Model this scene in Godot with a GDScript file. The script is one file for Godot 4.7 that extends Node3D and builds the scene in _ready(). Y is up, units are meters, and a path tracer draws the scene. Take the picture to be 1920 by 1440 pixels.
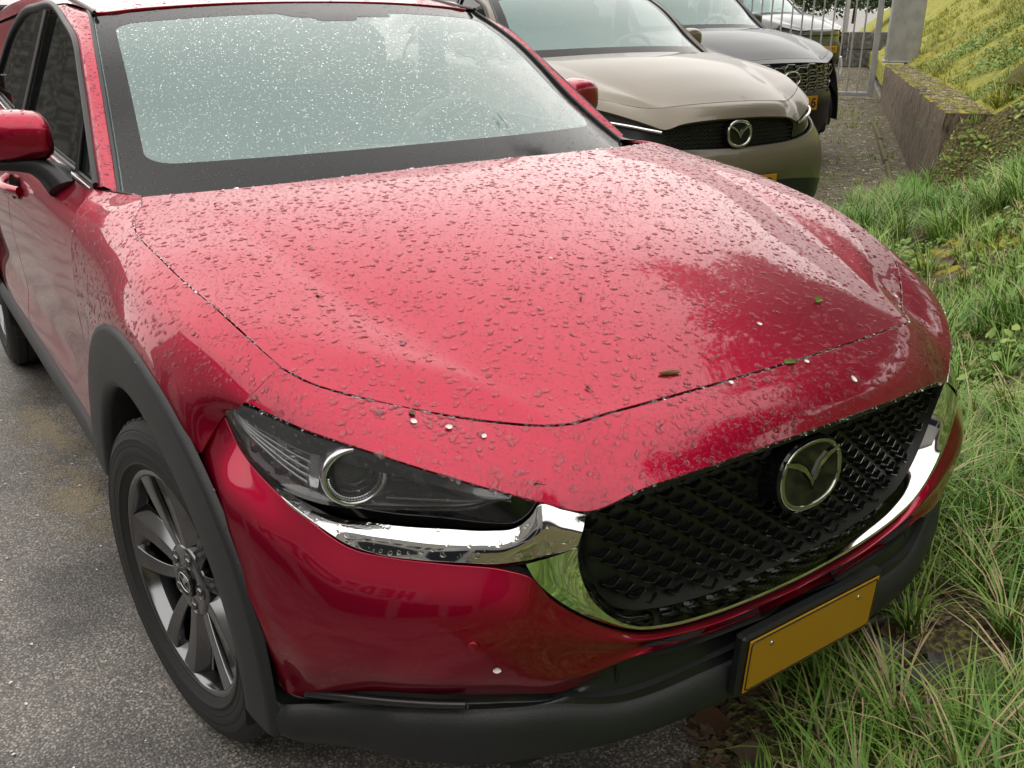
extends Node3D
# A wet red crossover parked beside a grassy bank, other parked cars behind it, overcast spring day.
# World axes: the red car stands on the origin (front axle), its nose towards +z; x runs across it; y is up; metres.

var rng := RandomNumberGenerator.new()
var mats := {}
var paint: Material
var names := {}
const CENTRE := Vector3(0, 0.65, -1.2)
# The row of parked cars, the retaining wall and the bank all run along ROW; BANK points from the asphalt up the bank.
const ROW := Vector3(0.79, 0, -0.613)
const BANK := Vector3(0.613, 0, 0.79)

# ---------------------------------------------------------------- mesh builder
class MB:
	var v := PackedVector3Array()
	var n := PackedVector3Array()
	var uv := PackedVector2Array()
	var ix := PackedInt32Array()

	func vert(p: Vector3, nn: Vector3, t := Vector2.ZERO) -> int:
		v.append(p); n.append(nn); uv.append(t)
		return v.size() - 1

	func tri(a: int, b: int, c: int) -> void:
		var g := (v[c] - v[a]).cross(v[b] - v[a])
		if g.dot(n[a] + n[b] + n[c]) < 0.0:
			var s := b; b = c; c = s
		ix.append(a); ix.append(b); ix.append(c)

	func quad(a: int, b: int, c: int, d: int) -> void:
		tri(a, b, c); tri(a, c, d)

	func flat(p: Array) -> void:   # a flat convex polygon with its own normal (order decides the side)
		var nn := Vector3.ZERO
		for i in p.size():
			var a: Vector3 = p[i]; var b: Vector3 = p[(i + 1) % p.size()]
			nn += a.cross(b)
		nn = nn.normalized()
		var k := []
		for q in p: k.append(vert(q, nn))
		for i in range(1, p.size() - 1): tri(k[0], k[i], k[i + 1])

	# normals of a grid, turned towards the side that `side` (a point inside the body) is not on
	static func grid_normals(g: Array, inside, closed := false) -> Array:
		var out := []
		var rows := g.size(); var s := 0.0
		for i in rows:
			var r := PackedVector3Array()
			var cols: int = g[i].size()
			for j in cols:
				var j0 := maxi(j - 1, 0); var j1 := mini(j + 1, cols - 1)
				if closed:
					j0 = (j - 1 + cols - 1) % (cols - 1); j1 = (j + 1) % (cols - 1)
				var du: Vector3 = g[i][j1] - g[i][j0]
				var dv: Vector3 = g[mini(i + 1, rows - 1)][j] - g[maxi(i - 1, 0)][j]
				if dv.length() < 1e-7: dv = g[mini(i + 1, rows - 1)][mini(j + 1, cols - 1)] - g[maxi(i - 1, 0)][maxi(j - 1, 0)]
				if du.length() < 1e-7:
					var k := 1 if i == 0 else i - 1
					du = g[k][j1] - g[k][j0]
				var nn := du.cross(dv).normalized()
				r.append(nn)
				if inside is Vector3: s += nn.dot((g[i][j] - inside).normalized())
			out.append(r)
		if (inside is Vector3 and s < 0.0) or (inside is float and inside < 0.0):
			for i in rows:
				for j in out[i].size(): out[i][j] = -out[i][j]
		return out

	func grid(g: Array, inside, closed := false, nn = null) -> void:
		var nr: Array = nn if nn != null else MB.grid_normals(g, inside, closed)
		var base := v.size()
		var cols: int = g[0].size()
		for i in g.size():
			for j in cols:
				vert(g[i][j], nr[i][j], Vector2(float(j) / (cols - 1), float(i) / (g.size() - 1)))
		for i in g.size() - 1:
			for j in cols - 1:
				var a := base + i * cols + j
				quad(a, a + 1, a + cols + 1, a + cols)

	# turned-down edge of a sheet-metal panel, along a row of edge points
	func hem(edge: PackedVector3Array, nrm: PackedVector3Array, out: PackedVector3Array, depth: float) -> void:
		var base := v.size()
		for i in edge.size():
			var p := edge[i]; var m := nrm[i]; var o := out[i]
			vert(p, m)
			vert(p + o * 0.0011 - m * 0.0007, (m + o).normalized())
			vert(p + o * 0.0016 - m * 0.0020, o)
			vert(p + o * 0.0016 - m * depth, o)
		for i in edge.size() - 1:
			for k in 3:
				var a := base + i * 4 + k
				quad(a, a + 1, a + 5, a + 4)

	func tube(path: PackedVector3Array, rad, sides := 8, squash := Vector2.ONE, up := Vector3.UP, caps := true) -> void:
		var g := []
		var cnt := path.size()
		for i in cnt:
			var t := (path[mini(i + 1, cnt - 1)] - path[maxi(i - 1, 0)]).normalized()
			var u := up
			if absf(t.dot(u)) > 0.97: u = Vector3(0, 0, 1) if absf(t.z) < 0.9 else Vector3(1, 0, 0)
			var sx := t.cross(u).normalized(); var sy := sx.cross(t).normalized()
			var r: float = rad if (rad is float) else rad[i]
			var row := PackedVector3Array()
			for k in sides + 1:
				var a := TAU * k / sides
				row.append(path[i] + (sx * cos(a) * squash.x + sy * sin(a) * squash.y) * r)
			g.append(row)
		var nn := []
		for i in cnt:
			var r := PackedVector3Array()
			for p in g[i]: r.append((p - path[i]).normalized())
			nn.append(r)
		grid(g, 1.0, true, nn)
		if caps:
			for e in [0, cnt - 1]:
				var d := (path[1] - path[0]).normalized() * -1.0 if e == 0 else (path[cnt - 1] - path[cnt - 2]).normalized()
				var c := vert(path[e], d); var first := v.size()
				for p in g[e]: vert(p, d)
				for k in sides: tri(c, first + k, first + k + 1)

	# profile points are (radius, along the axis); smooth inside each run, a hard edge where a point is given twice
	func lathe(prof: Array, xf: Transform3D, seg := 48, a0 := 0.0, a1 := TAU) -> void:
		var runs := [[]]
		for p in prof:
			if runs[-1].size() and (runs[-1][-1] as Vector2).distance_to(p) < 1e-6: runs.append([])
			runs[-1].append(p)
		for run in runs:
			if run.size() < 2: continue
			var base := v.size()
			for i in run.size():
				var d: Vector2 = (run[mini(i + 1, run.size() - 1)] - run[maxi(i - 1, 0)]).normalized()
				for k in seg + 1:
					var a := a0 + (a1 - a0) * k / seg
					var rd := Vector3(cos(a), sin(a), 0)
					vert(xf * (rd * run[i].x + Vector3(0, 0, run[i].y)), (xf.basis * (rd * d.y - Vector3(0, 0, d.x))).normalized(), Vector2(float(k) / seg, float(i) / (run.size() - 1)))
			for i in run.size() - 1:
				for k in seg:
					var a: int = base + i * (seg + 1) + k
					quad(a, a + 1, a + seg + 2, a + seg + 1)

	func box(c: Vector3, s: Vector3, b := Basis(), bev := 0.0) -> void:
		var h := s * 0.5
		bev = minf(bev, minf(h.x, minf(h.y, h.z)) * 0.9)
		for ax in 3:
			for sg in [-1.0, 1.0]:
				var u := (ax + 1) % 3; var w := (ax + 2) % 3
				var pts := []
				for q in [[-1, -1], [1, -1], [1, 1], [-1, 1]]:
					var p := Vector3.ZERO
					p[ax] = h[ax] * sg; p[u] = (h[u] - bev) * q[0]; p[w] = (h[w] - bev) * q[1]
					pts.append(c + b * p)
				if sg < 0.0: pts.reverse()
				flat(pts)
		if bev > 0.0:
			for ax in 3:
				var u := (ax + 1) % 3; var w := (ax + 2) % 3
				for q in [[-1, -1], [1, -1], [1, 1], [-1, 1]]:
					var pts := []
					for t in [[0, -1], [0, 1], [1, 1], [1, -1]]:
						var p := Vector3.ZERO
						p[ax] = (h[ax] - bev) * t[1]
						p[u] = q[0] * (h[u] if t[0] == 0 else h[u] - bev)
						p[w] = q[1] * (h[w] - bev if t[0] == 0 else h[w])
						pts.append(c + b * p)
					var out := Vector3.ZERO
					out[u] = q[0]; out[w] = q[1]
					var nn: Vector3 = (pts[0] - pts[1]).cross(pts[2] - pts[1])
					if nn.dot(b * out) > 0.0: pts.reverse()
					flat(pts)
			for sx in [-1, 1]:
				for sy in [-1, 1]:
					for sz in [-1, 1]:
						var o := Vector3(sx, sy, sz)
						var a := Vector3(h.x * sx, (h.y - bev) * sy, (h.z - bev) * sz)
						var d := Vector3((h.x - bev) * sx, h.y * sy, (h.z - bev) * sz)
						var e := Vector3((h.x - bev) * sx, (h.y - bev) * sy, h.z * sz)
						var pts := [c + b * a, c + b * d, c + b * e]
						if (pts[1] - pts[0]).cross(pts[2] - pts[0]).dot(b * o) < 0.0: pts.reverse()
						flat(pts)

	# a flat outline (in the xy plane of xf) given thickness along its z, with a small bevel on the front
	func prism(poly: PackedVector2Array, z0: float, z1: float, xf: Transform3D, bev := 0.0) -> void:
		var pl := poly
		if Geometry2D.is_polygon_clockwise(pl): pl.reverse()
		var top := pl
		if bev > 0.0:
			var sh := Geometry2D.offset_polygon(pl, -bev)
			if sh.size() == 1: top = sh[0]
		var fz := (xf.basis * Vector3(0, 0, 1)).normalized()
		for e in [[top, z1, fz], [pl, z0, -fz]]:
			var t := Geometry2D.triangulate_polygon(e[0])
			var base := v.size()
			for p in e[0]: vert(xf * Vector3(p.x, p.y, e[1]), e[2])
			for i in range(0, t.size(), 3): tri(base + t[i], base + t[i + 1], base + t[i + 2])
		var zs := z1 - bev if top.size() == pl.size() and bev > 0.0 else z1
		for i in pl.size():
			var a: Vector2 = pl[i]; var b: Vector2 = pl[(i + 1) % pl.size()]
			flat([xf * Vector3(a.x, a.y, z0), xf * Vector3(b.x, b.y, z0), xf * Vector3(b.x, b.y, zs), xf * Vector3(a.x, a.y, zs)])
			if zs < z1:
				# the nearest point of the shrunken outline closes the bevel
				var c := _near(top, a); var d := _near(top, b)
				flat([xf * Vector3(a.x, a.y, zs), xf * Vector3(b.x, b.y, zs), xf * Vector3(d.x, d.y, z1), xf * Vector3(c.x, c.y, z1)])

	static func _near(poly: PackedVector2Array, p: Vector2) -> Vector2:
		var best := poly[0]
		for q in poly:
			if q.distance_squared_to(p) < best.distance_squared_to(p): best = q
		return best

	func add(o: MB, xf: Transform3D) -> void:
		var base := v.size()
		var mirror := xf.basis.determinant() < 0.0
		for i in o.v.size(): vert(xf * o.v[i], (xf.basis * o.n[i]).normalized(), o.uv[i])
		for i in range(0, o.ix.size(), 3):
			ix.append(base + o.ix[i])
			ix.append(base + o.ix[i + (2 if mirror else 1)])
			ix.append(base + o.ix[i + (1 if mirror else 2)])

	func mesh(into: ArrayMesh = null) -> ArrayMesh:
		var m := into if into else ArrayMesh.new()
		if ix.is_empty(): return m
		var a := []
		a.resize(Mesh.ARRAY_MAX)
		a[Mesh.ARRAY_VERTEX] = v; a[Mesh.ARRAY_NORMAL] = n; a[Mesh.ARRAY_TEX_UV] = uv; a[Mesh.ARRAY_INDEX] = ix
		m.add_surface_from_arrays(Mesh.PRIMITIVE_TRIANGLES, a)
		return m

# ---------------------------------------------------------------- nodes
func numbered(called: String, parent: Node) -> String:
	var key := [called, parent]
	var k: int = names.get(key, 0)
	names[key] = k + 1
	return called if k == 0 else "%s_%03d" % [called, k]

func tag(o: Node, label := "", category := "", group := "", kind := "") -> Node:
	if label: o.set_meta("label", label)
	if category: o.set_meta("category", category)
	if group: o.set_meta("group", group)
	if kind: o.set_meta("kind", kind)
	return o

func base(called: String, at := Vector3.ZERO, turn := 0.0) -> Node3D:
	var o := Node3D.new()
	o.name = numbered(called, self)
	add_child(o, true)
	o.position = at; o.rotation.y = turn
	return o

func obj(called: String, mb, mat: Material, parent: Node = self) -> MeshInstance3D:
	var o := MeshInstance3D.new()
	o.name = numbered(called, parent)
	var m: ArrayMesh = mb.mesh() if mb is MB else mb
	if m.get_surface_count() and mat: m.surface_set_material(0, mat)
	o.mesh = m
	parent.add_child(o, true)
	return o

func shared(called: String, m: Mesh, xf: Transform3D, parent: Node = self) -> MeshInstance3D:
	var o := MeshInstance3D.new()
	o.name = numbered(called, parent)
	o.mesh = m; o.transform = xf
	parent.add_child(o, true)
	return o

func copies(called: String, m: Mesh, places: Array, parent: Node = self, tints = null) -> MultiMeshInstance3D:
	var mm := MultiMesh.new()
	mm.transform_format = MultiMesh.TRANSFORM_3D
	if tints != null: mm.use_colors = true
	mm.mesh = m
	mm.instance_count = places.size()
	for i in places.size():
		mm.set_instance_transform(i, places[i])
		if tints != null: mm.set_instance_color(i, tints[i])
	var o := MultiMeshInstance3D.new()
	o.name = numbered(called, parent)
	o.multimesh = mm
	parent.add_child(o, true)
	o.set_meta("kind", "stuff")
	return o

# ---------------------------------------------------------------- curves and patches
func V(a: Array) -> PackedVector3Array:
	var o := PackedVector3Array()
	for i in range(0, a.size(), 3): o.append(Vector3(a[i], a[i + 1], a[i + 2]))
	return o

func near(a: PackedVector3Array) -> PackedVector3Array:   # the car's right half, which the camera sees
	var o := PackedVector3Array()
	for p in a: o.append(Vector3(-p.x, p.y, p.z))
	return o

# smooth curve through control points; t counts control points
func at_t(p: PackedVector3Array, t: float) -> Vector3:
	var c := p.size()
	if c == 1: return p[0]
	var i := clampi(int(floor(t)), 0, c - 2)
	var f := t - i
	var a := p[i]; var b := p[i + 1]
	var h := maxf(a.distance_to(b), 1e-6)
	var ma := (b - a) / h; var mb := ma
	if i > 0:
		var h0 := maxf(p[i - 1].distance_to(a), 1e-6)
		ma = (((a - p[i - 1]) / h0) * h + ma * h0) / (h + h0)
	if i < c - 2:
		var h2 := maxf(b.distance_to(p[i + 2]), 1e-6)
		mb = (((p[i + 2] - b) / h2) * h + mb * h2) / (h + h2)
	var f2 := f * f; var f3 := f2 * f
	return a * (2 * f3 - 3 * f2 + 1) + ma * h * (f3 - 2 * f2 + f) + b * (3 * f2 - 2 * f3) + mb * h * (f3 - f2)

func sampled(p: PackedVector3Array, cnt: int) -> PackedVector3Array:
	var o := PackedVector3Array()
	for i in cnt: o.append(at_t(p, float(i) / (cnt - 1) * (p.size() - 1)))
	return o

func even(p: PackedVector3Array, cnt: int) -> PackedVector3Array:   # evenly spaced along its length
	var d := sampled(p, maxi(cnt * 4, p.size() * 8))
	var s := PackedFloat32Array([0.0])
	for i in range(1, d.size()): s.append(s[-1] + d[i].distance_to(d[i - 1]))
	var o := PackedVector3Array()
	var k := 0
	for i in cnt:
		var w := s[-1] * i / (cnt - 1)
		while k < s.size() - 2 and s[k + 1] < w: k += 1
		o.append(d[k].lerp(d[k + 1], clampf((w - s[k]) / maxf(s[k + 1] - s[k], 1e-9), 0, 1)))
	return o

func patch(rows: Array, nu: int, nv: int) -> Array:
	var s := []
	for r in rows: s.append(sampled(r, nu))
	var g := []
	for i in nv:
		var row := PackedVector3Array()
		row.resize(nu)
		g.append(row)
	for j in nu:
		var col := PackedVector3Array()
		for r in s: col.append(r[j])
		for i in nv: g[i][j] = at_t(col, float(i) / (nv - 1) * (col.size() - 1))
	return g

func flipped(g: Array) -> Array:   # the other half of the car
	var o := []
	for r in g: o.append(near(r))
	return o

func pushed(g: Array, inside, d: float, grow := 0.0) -> Array:
	var nn := MB.grid_normals(g, inside)
	var o := []
	for i in g.size():
		var r := PackedVector3Array()
		for j in g[i].size():
			var p: Vector3 = g[i][j] + nn[i][j] * d
			if grow > 0.0:
				var c: int = g[i].size()
				if j == 0: p += (g[i][0] - g[i][1]).normalized() * grow
				if j == c - 1: p += (g[i][c - 1] - g[i][c - 2]).normalized() * grow
				if i == 0: p += (g[0][j] - g[1][j]).normalized() * grow
				if i == g.size() - 1: p += (g[i][j] - g[i - 1][j]).normalized() * grow
			r.append(p)
		o.append(r)
	return o

# A body panel: its sheet drawn in by half a shut gap and turned down at the edges, over a dark inner sheet that closes the gap.
# edges: which of top, bottom, left, right have a shut gap.
func panel(called: String, g: Array, mat: Material, parent: Node, inside = CENTRE, edges := "tblr", gap := 0.0022, depth := 0.012, inner := true) -> MeshInstance3D:
	var nn := MB.grid_normals(g, inside)
	var h := []
	for r in g: h.append(r.duplicate())
	var rows := g.size(); var cols: int = g[0].size()
	for j in cols:
		if "t" in edges: h[0][j] += (g[1][j] - g[0][j]).normalized() * gap
		if "b" in edges: h[rows - 1][j] += (g[rows - 2][j] - g[rows - 1][j]).normalized() * gap
	for i in rows:
		if "l" in edges: h[i][0] += (g[i][1] - g[i][0]).normalized() * gap
		if "r" in edges: h[i][cols - 1] += (g[i][cols - 2] - g[i][cols - 1]).normalized() * gap
	var mb := MB.new()
	mb.grid(h, inside, false, nn)
	for e in edges:
		var p := PackedVector3Array(); var m := PackedVector3Array(); var o := PackedVector3Array()
		if e == "t" or e == "b":
			var i := 0 if e == "t" else rows - 1
			var k := 1 if e == "t" else rows - 2
			for j in cols:
				p.append(h[i][j]); m.append(nn[i][j])
				var d: Vector3 = h[i][j] - h[k][j]
				o.append((d - nn[i][j] * d.dot(nn[i][j])).normalized())
		else:
			var j := 0 if e == "l" else cols - 1
			var k := 1 if e == "l" else cols - 2
			for i in rows:
				p.append(h[i][j]); m.append(nn[i][j])
				var d: Vector3 = h[i][j] - h[i][k]
				o.append((d - nn[i][j] * d.dot(nn[i][j])).normalized())
		mb.hem(p, m, o, depth)
	var me := mb.mesh()
	me.surface_set_material(0, mat)
	if inner:
		var ib := MB.new()
		ib.grid(pushed(g, inside, -depth * 0.9, 0.007), inside)
		ib.mesh(me)
		me.surface_set_material(1, mats.gap)
	return obj(called, me, null, parent)

# ---------------------------------------------------------------- materials
func lin(r: float, g: float, b: float) -> Color:
	return Color(r, g, b).linear_to_srgb()

func noise_image(size: int, sd: int, freq: float, kind := FastNoiseLite.TYPE_SIMPLEX_SMOOTH, octaves := 4, cell := FastNoiseLite.RETURN_DISTANCE) -> Image:
	var nz := FastNoiseLite.new()
	nz.seed = sd; nz.noise_type = kind; nz.frequency = freq; nz.fractal_octaves = octaves
	nz.cellular_return_type = cell
	if octaves <= 1: nz.fractal_type = FastNoiseLite.FRACTAL_NONE
	return nz.get_seamless_image(size, size, false, false, 0.15, true)

func ramp_image(src: Image, stops: Array) -> Image:   # stops: [value, Color, value, Color ...]
	var s := src.get_width()
	var g := Gradient.new()
	g.offsets = PackedFloat32Array(range(0, stops.size(), 2).map(func(i): return stops[i]))
	g.colors = PackedColorArray(range(0, stops.size(), 2).map(func(i): return stops[i + 1]))
	var lut := []
	for i in 256: lut.append(g.sample(i / 255.0))
	var im := Image.create(s, s, false, Image.FORMAT_RGB8)
	for y in s:
		for x in s: im.set_pixel(x, y, lut[clampi(int(src.get_pixel(x, y).r * 255.0), 0, 255)])
	return im

func tex(im: Image) -> ImageTexture:
	return ImageTexture.create_from_image(im)

func mat(called: String, c: Color, rough := 0.5, metal := 0.0) -> StandardMaterial3D:
	var m := StandardMaterial3D.new()
	m.resource_name = called
	m.albedo_color = c; m.roughness = rough; m.metallic = metal
	mats[called] = m
	return m

func tri_world(m: StandardMaterial3D, scale: float) -> void:
	m.uv1_triplanar = true; m.uv1_world_triplanar = true
	m.uv1_scale = Vector3.ONE * scale

func pane(called: String, c: Color, alpha: float) -> StandardMaterial3D:
	var m := mat(called, Color(c.r, c.g, c.b, alpha), 0.02)
	m.transparency = BaseMaterial3D.TRANSPARENCY_ALPHA
	m.metallic_specular = 0.5
	return m

func make_materials() -> void:
	# one fine ripple map shared by painted metal, so reflections waver as on real panels
	var m := mat("red_paint", lin(0.37, 0.0016, 0.030), 0.42, 0.95)
	m.clearcoat_enabled = true; m.clearcoat = 1.0; m.clearcoat_roughness = 0.03
	m = mat("gap", lin(0.004, 0.004, 0.004), 0.9)
	m = mat("cladding", lin(0.0145, 0.0155, 0.0170), 0.50)
	var grain := noise_image(512, 5, 0.06, FastNoiseLite.TYPE_SIMPLEX, 3)
	m.heightmap_enabled = true; m.heightmap_texture = tex(grain); m.heightmap_scale = 0.05
	m.uv1_triplanar = true; m.uv1_scale = Vector3.ONE * 9.0
	m = mat("black_plastic", lin(0.010, 0.0105, 0.012), 0.36)
	m = mat("gloss_black", lin(0.006, 0.006, 0.007), 0.07)
	m = mat("rubber_trim", lin(0.012, 0.012, 0.013), 0.4)
	m = mat("chrome", lin(0.78, 0.78, 0.77), 0.05, 1.0)
	m = mat("satin_chrome", lin(0.55, 0.55, 0.55), 0.2, 1.0)
	m = mat("grille_black", lin(0.005, 0.005, 0.006), 0.10)
	m = mat("tyre", lin(0.020, 0.019, 0.018), 0.72)
	m.heightmap_enabled = true; m.heightmap_texture = mats.cladding.heightmap_texture; m.heightmap_scale = 0.06
	m.uv1_triplanar = true; m.uv1_scale = Vector3.ONE * 6.0
	m = mat("rim", lin(0.20, 0.202, 0.208), 0.17, 1.0)
	m = mat("brake_metal", lin(0.20, 0.18, 0.16), 0.45, 0.9)
	m = mat("liner", lin(0.010, 0.010, 0.010), 0.85)
	m = mat("frit", lin(0.010, 0.010, 0.012), 0.10)
	m.metallic_specular = 0.38
	m = mat("lamp_dark", lin(0.018, 0.018, 0.020), 0.2)
	m = mat("lamp_silver", lin(0.55, 0.56, 0.58), 0.16, 1.0)
	m = mat("beige_paint", lin(0.155, 0.130, 0.094), 0.46, 0.6)
	m.clearcoat_enabled = true; m.clearcoat = 0.7; m.clearcoat_roughness = 0.06
	m = mat("grey_paint", lin(0.024, 0.027, 0.031), 0.5, 0.4)
	m.clearcoat_enabled = true; m.clearcoat = 0.6; m.clearcoat_roughness = 0.06
	m = mat("slate_paint", lin(0.07, 0.077, 0.078), 0.36, 0.5)
	m.clearcoat_enabled = true; m.clearcoat = 1.0; m.clearcoat_roughness = 0.06
	m = mat("black_paint", lin(0.012, 0.012, 0.013), 0.3, 0.2)
	m.clearcoat_enabled = true; m.clearcoat = 1.0; m.clearcoat_roughness = 0.06
	m = mat("white_lens", lin(0.78, 0.79, 0.80), 0.25)
	m = mat("lamp_bowl", lin(0.30, 0.31, 0.33), 0.18, 0.9)
	m = mat("lamp_dark2", lin(0.05, 0.05, 0.055), 0.2)
	m = mat("grille_back", lin(0.005, 0.005, 0.005), 0.5)
	m = mat("badge_metal", lin(0.42, 0.43, 0.38), 0.1, 1.0)
	m = mat("interior_light", lin(0.40, 0.40, 0.385), 0.8)
	m = mat("catkin", lin(0.26, 0.115, 0.022), 0.8)
	m = mat("privacy_glass", lin(0.008, 0.010, 0.010), 0.03)
	m = mat("interior", lin(0.075, 0.080, 0.080), 0.7)
	m = mat("interior_dark", lin(0.03, 0.031, 0.032), 0.7)
	m = mat("plate_yellow", lin(0.40, 0.20, 0.008), 0.4)
	m = mat("plate_black", lin(0.01, 0.01, 0.01), 0.4)
	pane("glass", lin(0.70, 0.84, 0.80), 0.10)
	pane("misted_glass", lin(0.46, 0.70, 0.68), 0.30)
	pane("side_glass", lin(0.02, 0.028, 0.026), 0.5)
	pane("lens", lin(0.7, 0.72, 0.74), 0.04)
	m = mat("water", Color(1, 1, 1, 0.0), 0.0)
	m.refraction_enabled = true; m.refraction_scale = 0.033

# ---------------------------------------------------------------- the red car
func crease_hood() -> Array:
	var cen := V([0,1.067,-.232, 0,1.056,-.08, 0,1.038,.08, 0,1.011,.24, 0,.977,.40, 0,.941,.52, 0,.902,.63, 0,.850,.748])
	var cre := V([.632,1.047,-.337, .606,1.026,-.12, .580,.998,.06, .545,.961,.235, .515,.922,.385, .491,.895,.49, .466,.868,.585, .424,.834,.704])
	var shu := V([.728,1.040,-.391, .785,1.009,-.245, .792,.987,-.04, .785,.968,.09, .773,.951,.195, .762,.935,.27, .751,.916,.335, .738,.898,.393])
	var front := V([.424,.834,.704, .506,.833,.632, .560,.843,.593, .622,.859,.542, .682,.873,.487, .714,.884,.447, .738,.898,.393])
	var rows := []
	for i in 8:
		var r := PackedVector3Array()
		for k in 5:
			var s := k / 5.0
			r.append(Vector3(cre[i].x * s, lerpf(cen[i].y, cre[i].y, s * s), lerpf(cen[i].z, cre[i].z, pow(s, 2.7 if i == 0 else 2.0))))
		r.append(cre[i])
		var ch := 0.0045 * sin(PI * clampf(i / 7.0 * 1.05, 0.05, 0.98))
		for k in [0.14, 0.36, 0.6, 0.82]:
			var q := cre[i].lerp(shu[i], k)
			q.y += (0.0072 * k * (1.0 - k) * 4.0 - ch * (1.0 - k)) * smoothstep(0.0, 2.0, i)
			if i == 7: q = at_t(front, k * 6.0)
			r.append(q)
		r.append(shu[i])
		var full := near(r)
		full.reverse()
		full.remove_at(full.size() - 1)
		full.append_array(r)
		rows.append(full)
	return rows

func hood_front_half() -> PackedVector3Array:
	return V([0,.850,.748, .085,.8494,.746, .17,.8474,.741, .254,.844,.732, .339,.840,.720, .424,.834,.704, .506,.833,.632, .560,.843,.593, .622,.859,.542, .682,.873,.487, .714,.884,.447, .738,.898,.393])

func both(half: PackedVector3Array) -> PackedVector3Array:   # a row across the whole car from a half that starts on the centre line
	var f := near(half)
	f.reverse()
	f.remove_at(f.size() - 1)
	f.append_array(half)
	return f

func nose_rows() -> Array:
	var top := hood_front_half()
	var bot := V([0,.776,.852, .09,.7755,.851, .18,.773,.847, .27,.768,.838, .36,.757,.820, .448,.731,.790, .507,.752,.757, .566,.774,.717, .653,.805,.636, .700,.820,.577, .749,.832,.501, .801,.850,.388])
	var rows := []
	for f in [0.0, 0.25, 0.5, 0.75, 1.0]:
		var r := PackedVector3Array()
		for i in top.size():
			var q := top[i].lerp(bot[i], f)
			q += Vector3(0, 0.008, 0.008) * 4.0 * f * (1.0 - f) * (1.0 - 0.7 * i / 11.0)
			r.append(q)
		rows.append(both(r))
	return rows

func fender_rows(z_shift := 0.0) -> Array:
	var c := [
		V([.782,1.030,-.600, .840,.985,-.550, .866,.890,-.535, .872,.690,-.535, .878,.468,-.535]),
		V([.745,1.033,-.510, .834,.985,-.470, .868,.875,-.460, .876,.720,-.450, .883,.470,-.475]),
		V([.728,1.040,-.391, .830,.985,-.390, .868,.890,-.390, .878,.800,-.385, .884,.640,-.434]),
		V([.785,1.009,-.245, .840,.968,-.250, .868,.905,-.270, .880,.830,-.300, .886,.744,-.341]),
		V([.792,.987,-.040, .843,.958,-.060, .871,.916,-.080, .882,.885,-.110, .887,.850,-.137]),
		V([.785,.968,.090, .836,.938,.090, .864,.905,.090, .878,.884,.090, .885,.860,.092]),
		V([.773,.951,.195, .820,.922,.200, .850,.886,.205, .866,.855,.210, .878,.818,.224]),
		V([.755,.921,.320, .800,.892,.315, .832,.855,.312, .851,.820,.305, .866,.766,.312]),
		V([.738,.898,.393, .776,.872,.392, .802,.848,.386, .820,.815,.340, .860,.756,.326])]
	var rows := []
	for k in 5:
		var r := PackedVector3Array()
		for q in c: r.append(q[k])
		rows.append(r)
	return rows

func door_rows(z0: float, z1: float, n: int) -> Array:
	var rows := []
	var lead := V([.782,1.030,-.600, .840,.985,-.550, .866,.890,-.535, .872,.690,-.535, .878,.468,-.535])
	var prof := [[0.0, 0.0, 1.0], [0.790, 0.014, 0.85], [0.843, 0.05, 0.7], [0.866, 0.13, 0.4], [0.877, 0.24, 0.2], [0.872, 0.36, 0.1], [0.867, 0.45, 0.05], [0.880, 0.55, 0.0], [0.878, 0.59, 0.0]]
	var belt := V([.777,1.033,-.609, .772,1.049,-1.124, .765,1.069,-1.609, .750,1.121,-2.244, .73,1.16,-2.6])
	for k in prof.size():
		var r := PackedVector3Array()
		for i in n:
			var z := lerpf(z0, z1, i / (n - 1.0))
			var b := belt[0]
			for s in belt.size() - 1:
				if z <= belt[s].z and z >= belt[s + 1].z: b = belt[s].lerp(belt[s + 1], (z - belt[s].z) / (belt[s + 1].z - belt[s].z))
			if z > belt[0].z: b = belt[0]
			var f: float = prof[k][1] / 0.59
			var y := lerpf(b.y, 0.468, f)
			var x: float = b.x + 0.005 if k == 0 else prof[k][0] + (b.x - 0.777) * prof[k][2]
			x -= maxf(0.0, -z - 1.9) * 0.03
			if i == 0 and z0 > -1.0:
				r.append(at_t(lead, k / 8.0 * 4.0))
				continue
			r.append(Vector3(x, y, z))
		rows.append(r)
	return rows

func x_side(z: float) -> float:
	return 0.886 - 0.031 * pow(maxf(z, 0.0) / 0.47, 2.0)

func arch(z_axle: float, a0: float, a1: float, side: float) -> Array:   # wheel-arch moulding, from its outer edge round into the opening
	var g := []
	for q in [[0.533, -0.006], [0.532, 0.006], [0.520, 0.0095], [0.47, 0.0115], [0.424, 0.010], [0.410, 0.004], [0.406, -0.012], [0.408, -0.06]]:
		var r := PackedVector3Array()
		for i in 73:
			var a := deg_to_rad(lerpf(a0, a1, i / 72.0))
			var rad: float = q[0]
			# the moulding widens into the sill behind the wheel and into the bumper before it
			if z_axle == 0.0 and a > 0.0 and rad > 0.45: rad -= 0.02 * smoothstep(0.9, 1.5, a)
			var z := rad * sin(a)
			var x: float = (x_side(z) if z_axle == 0.0 else 0.886 - 0.03 * pow(maxf(-z, 0.0) / 0.47, 2.0)) + q[1]
			r.append(Vector3(x * side, 0.338 + rad * cos(a), z + z_axle))
		g.append(r)
	return g

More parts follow.
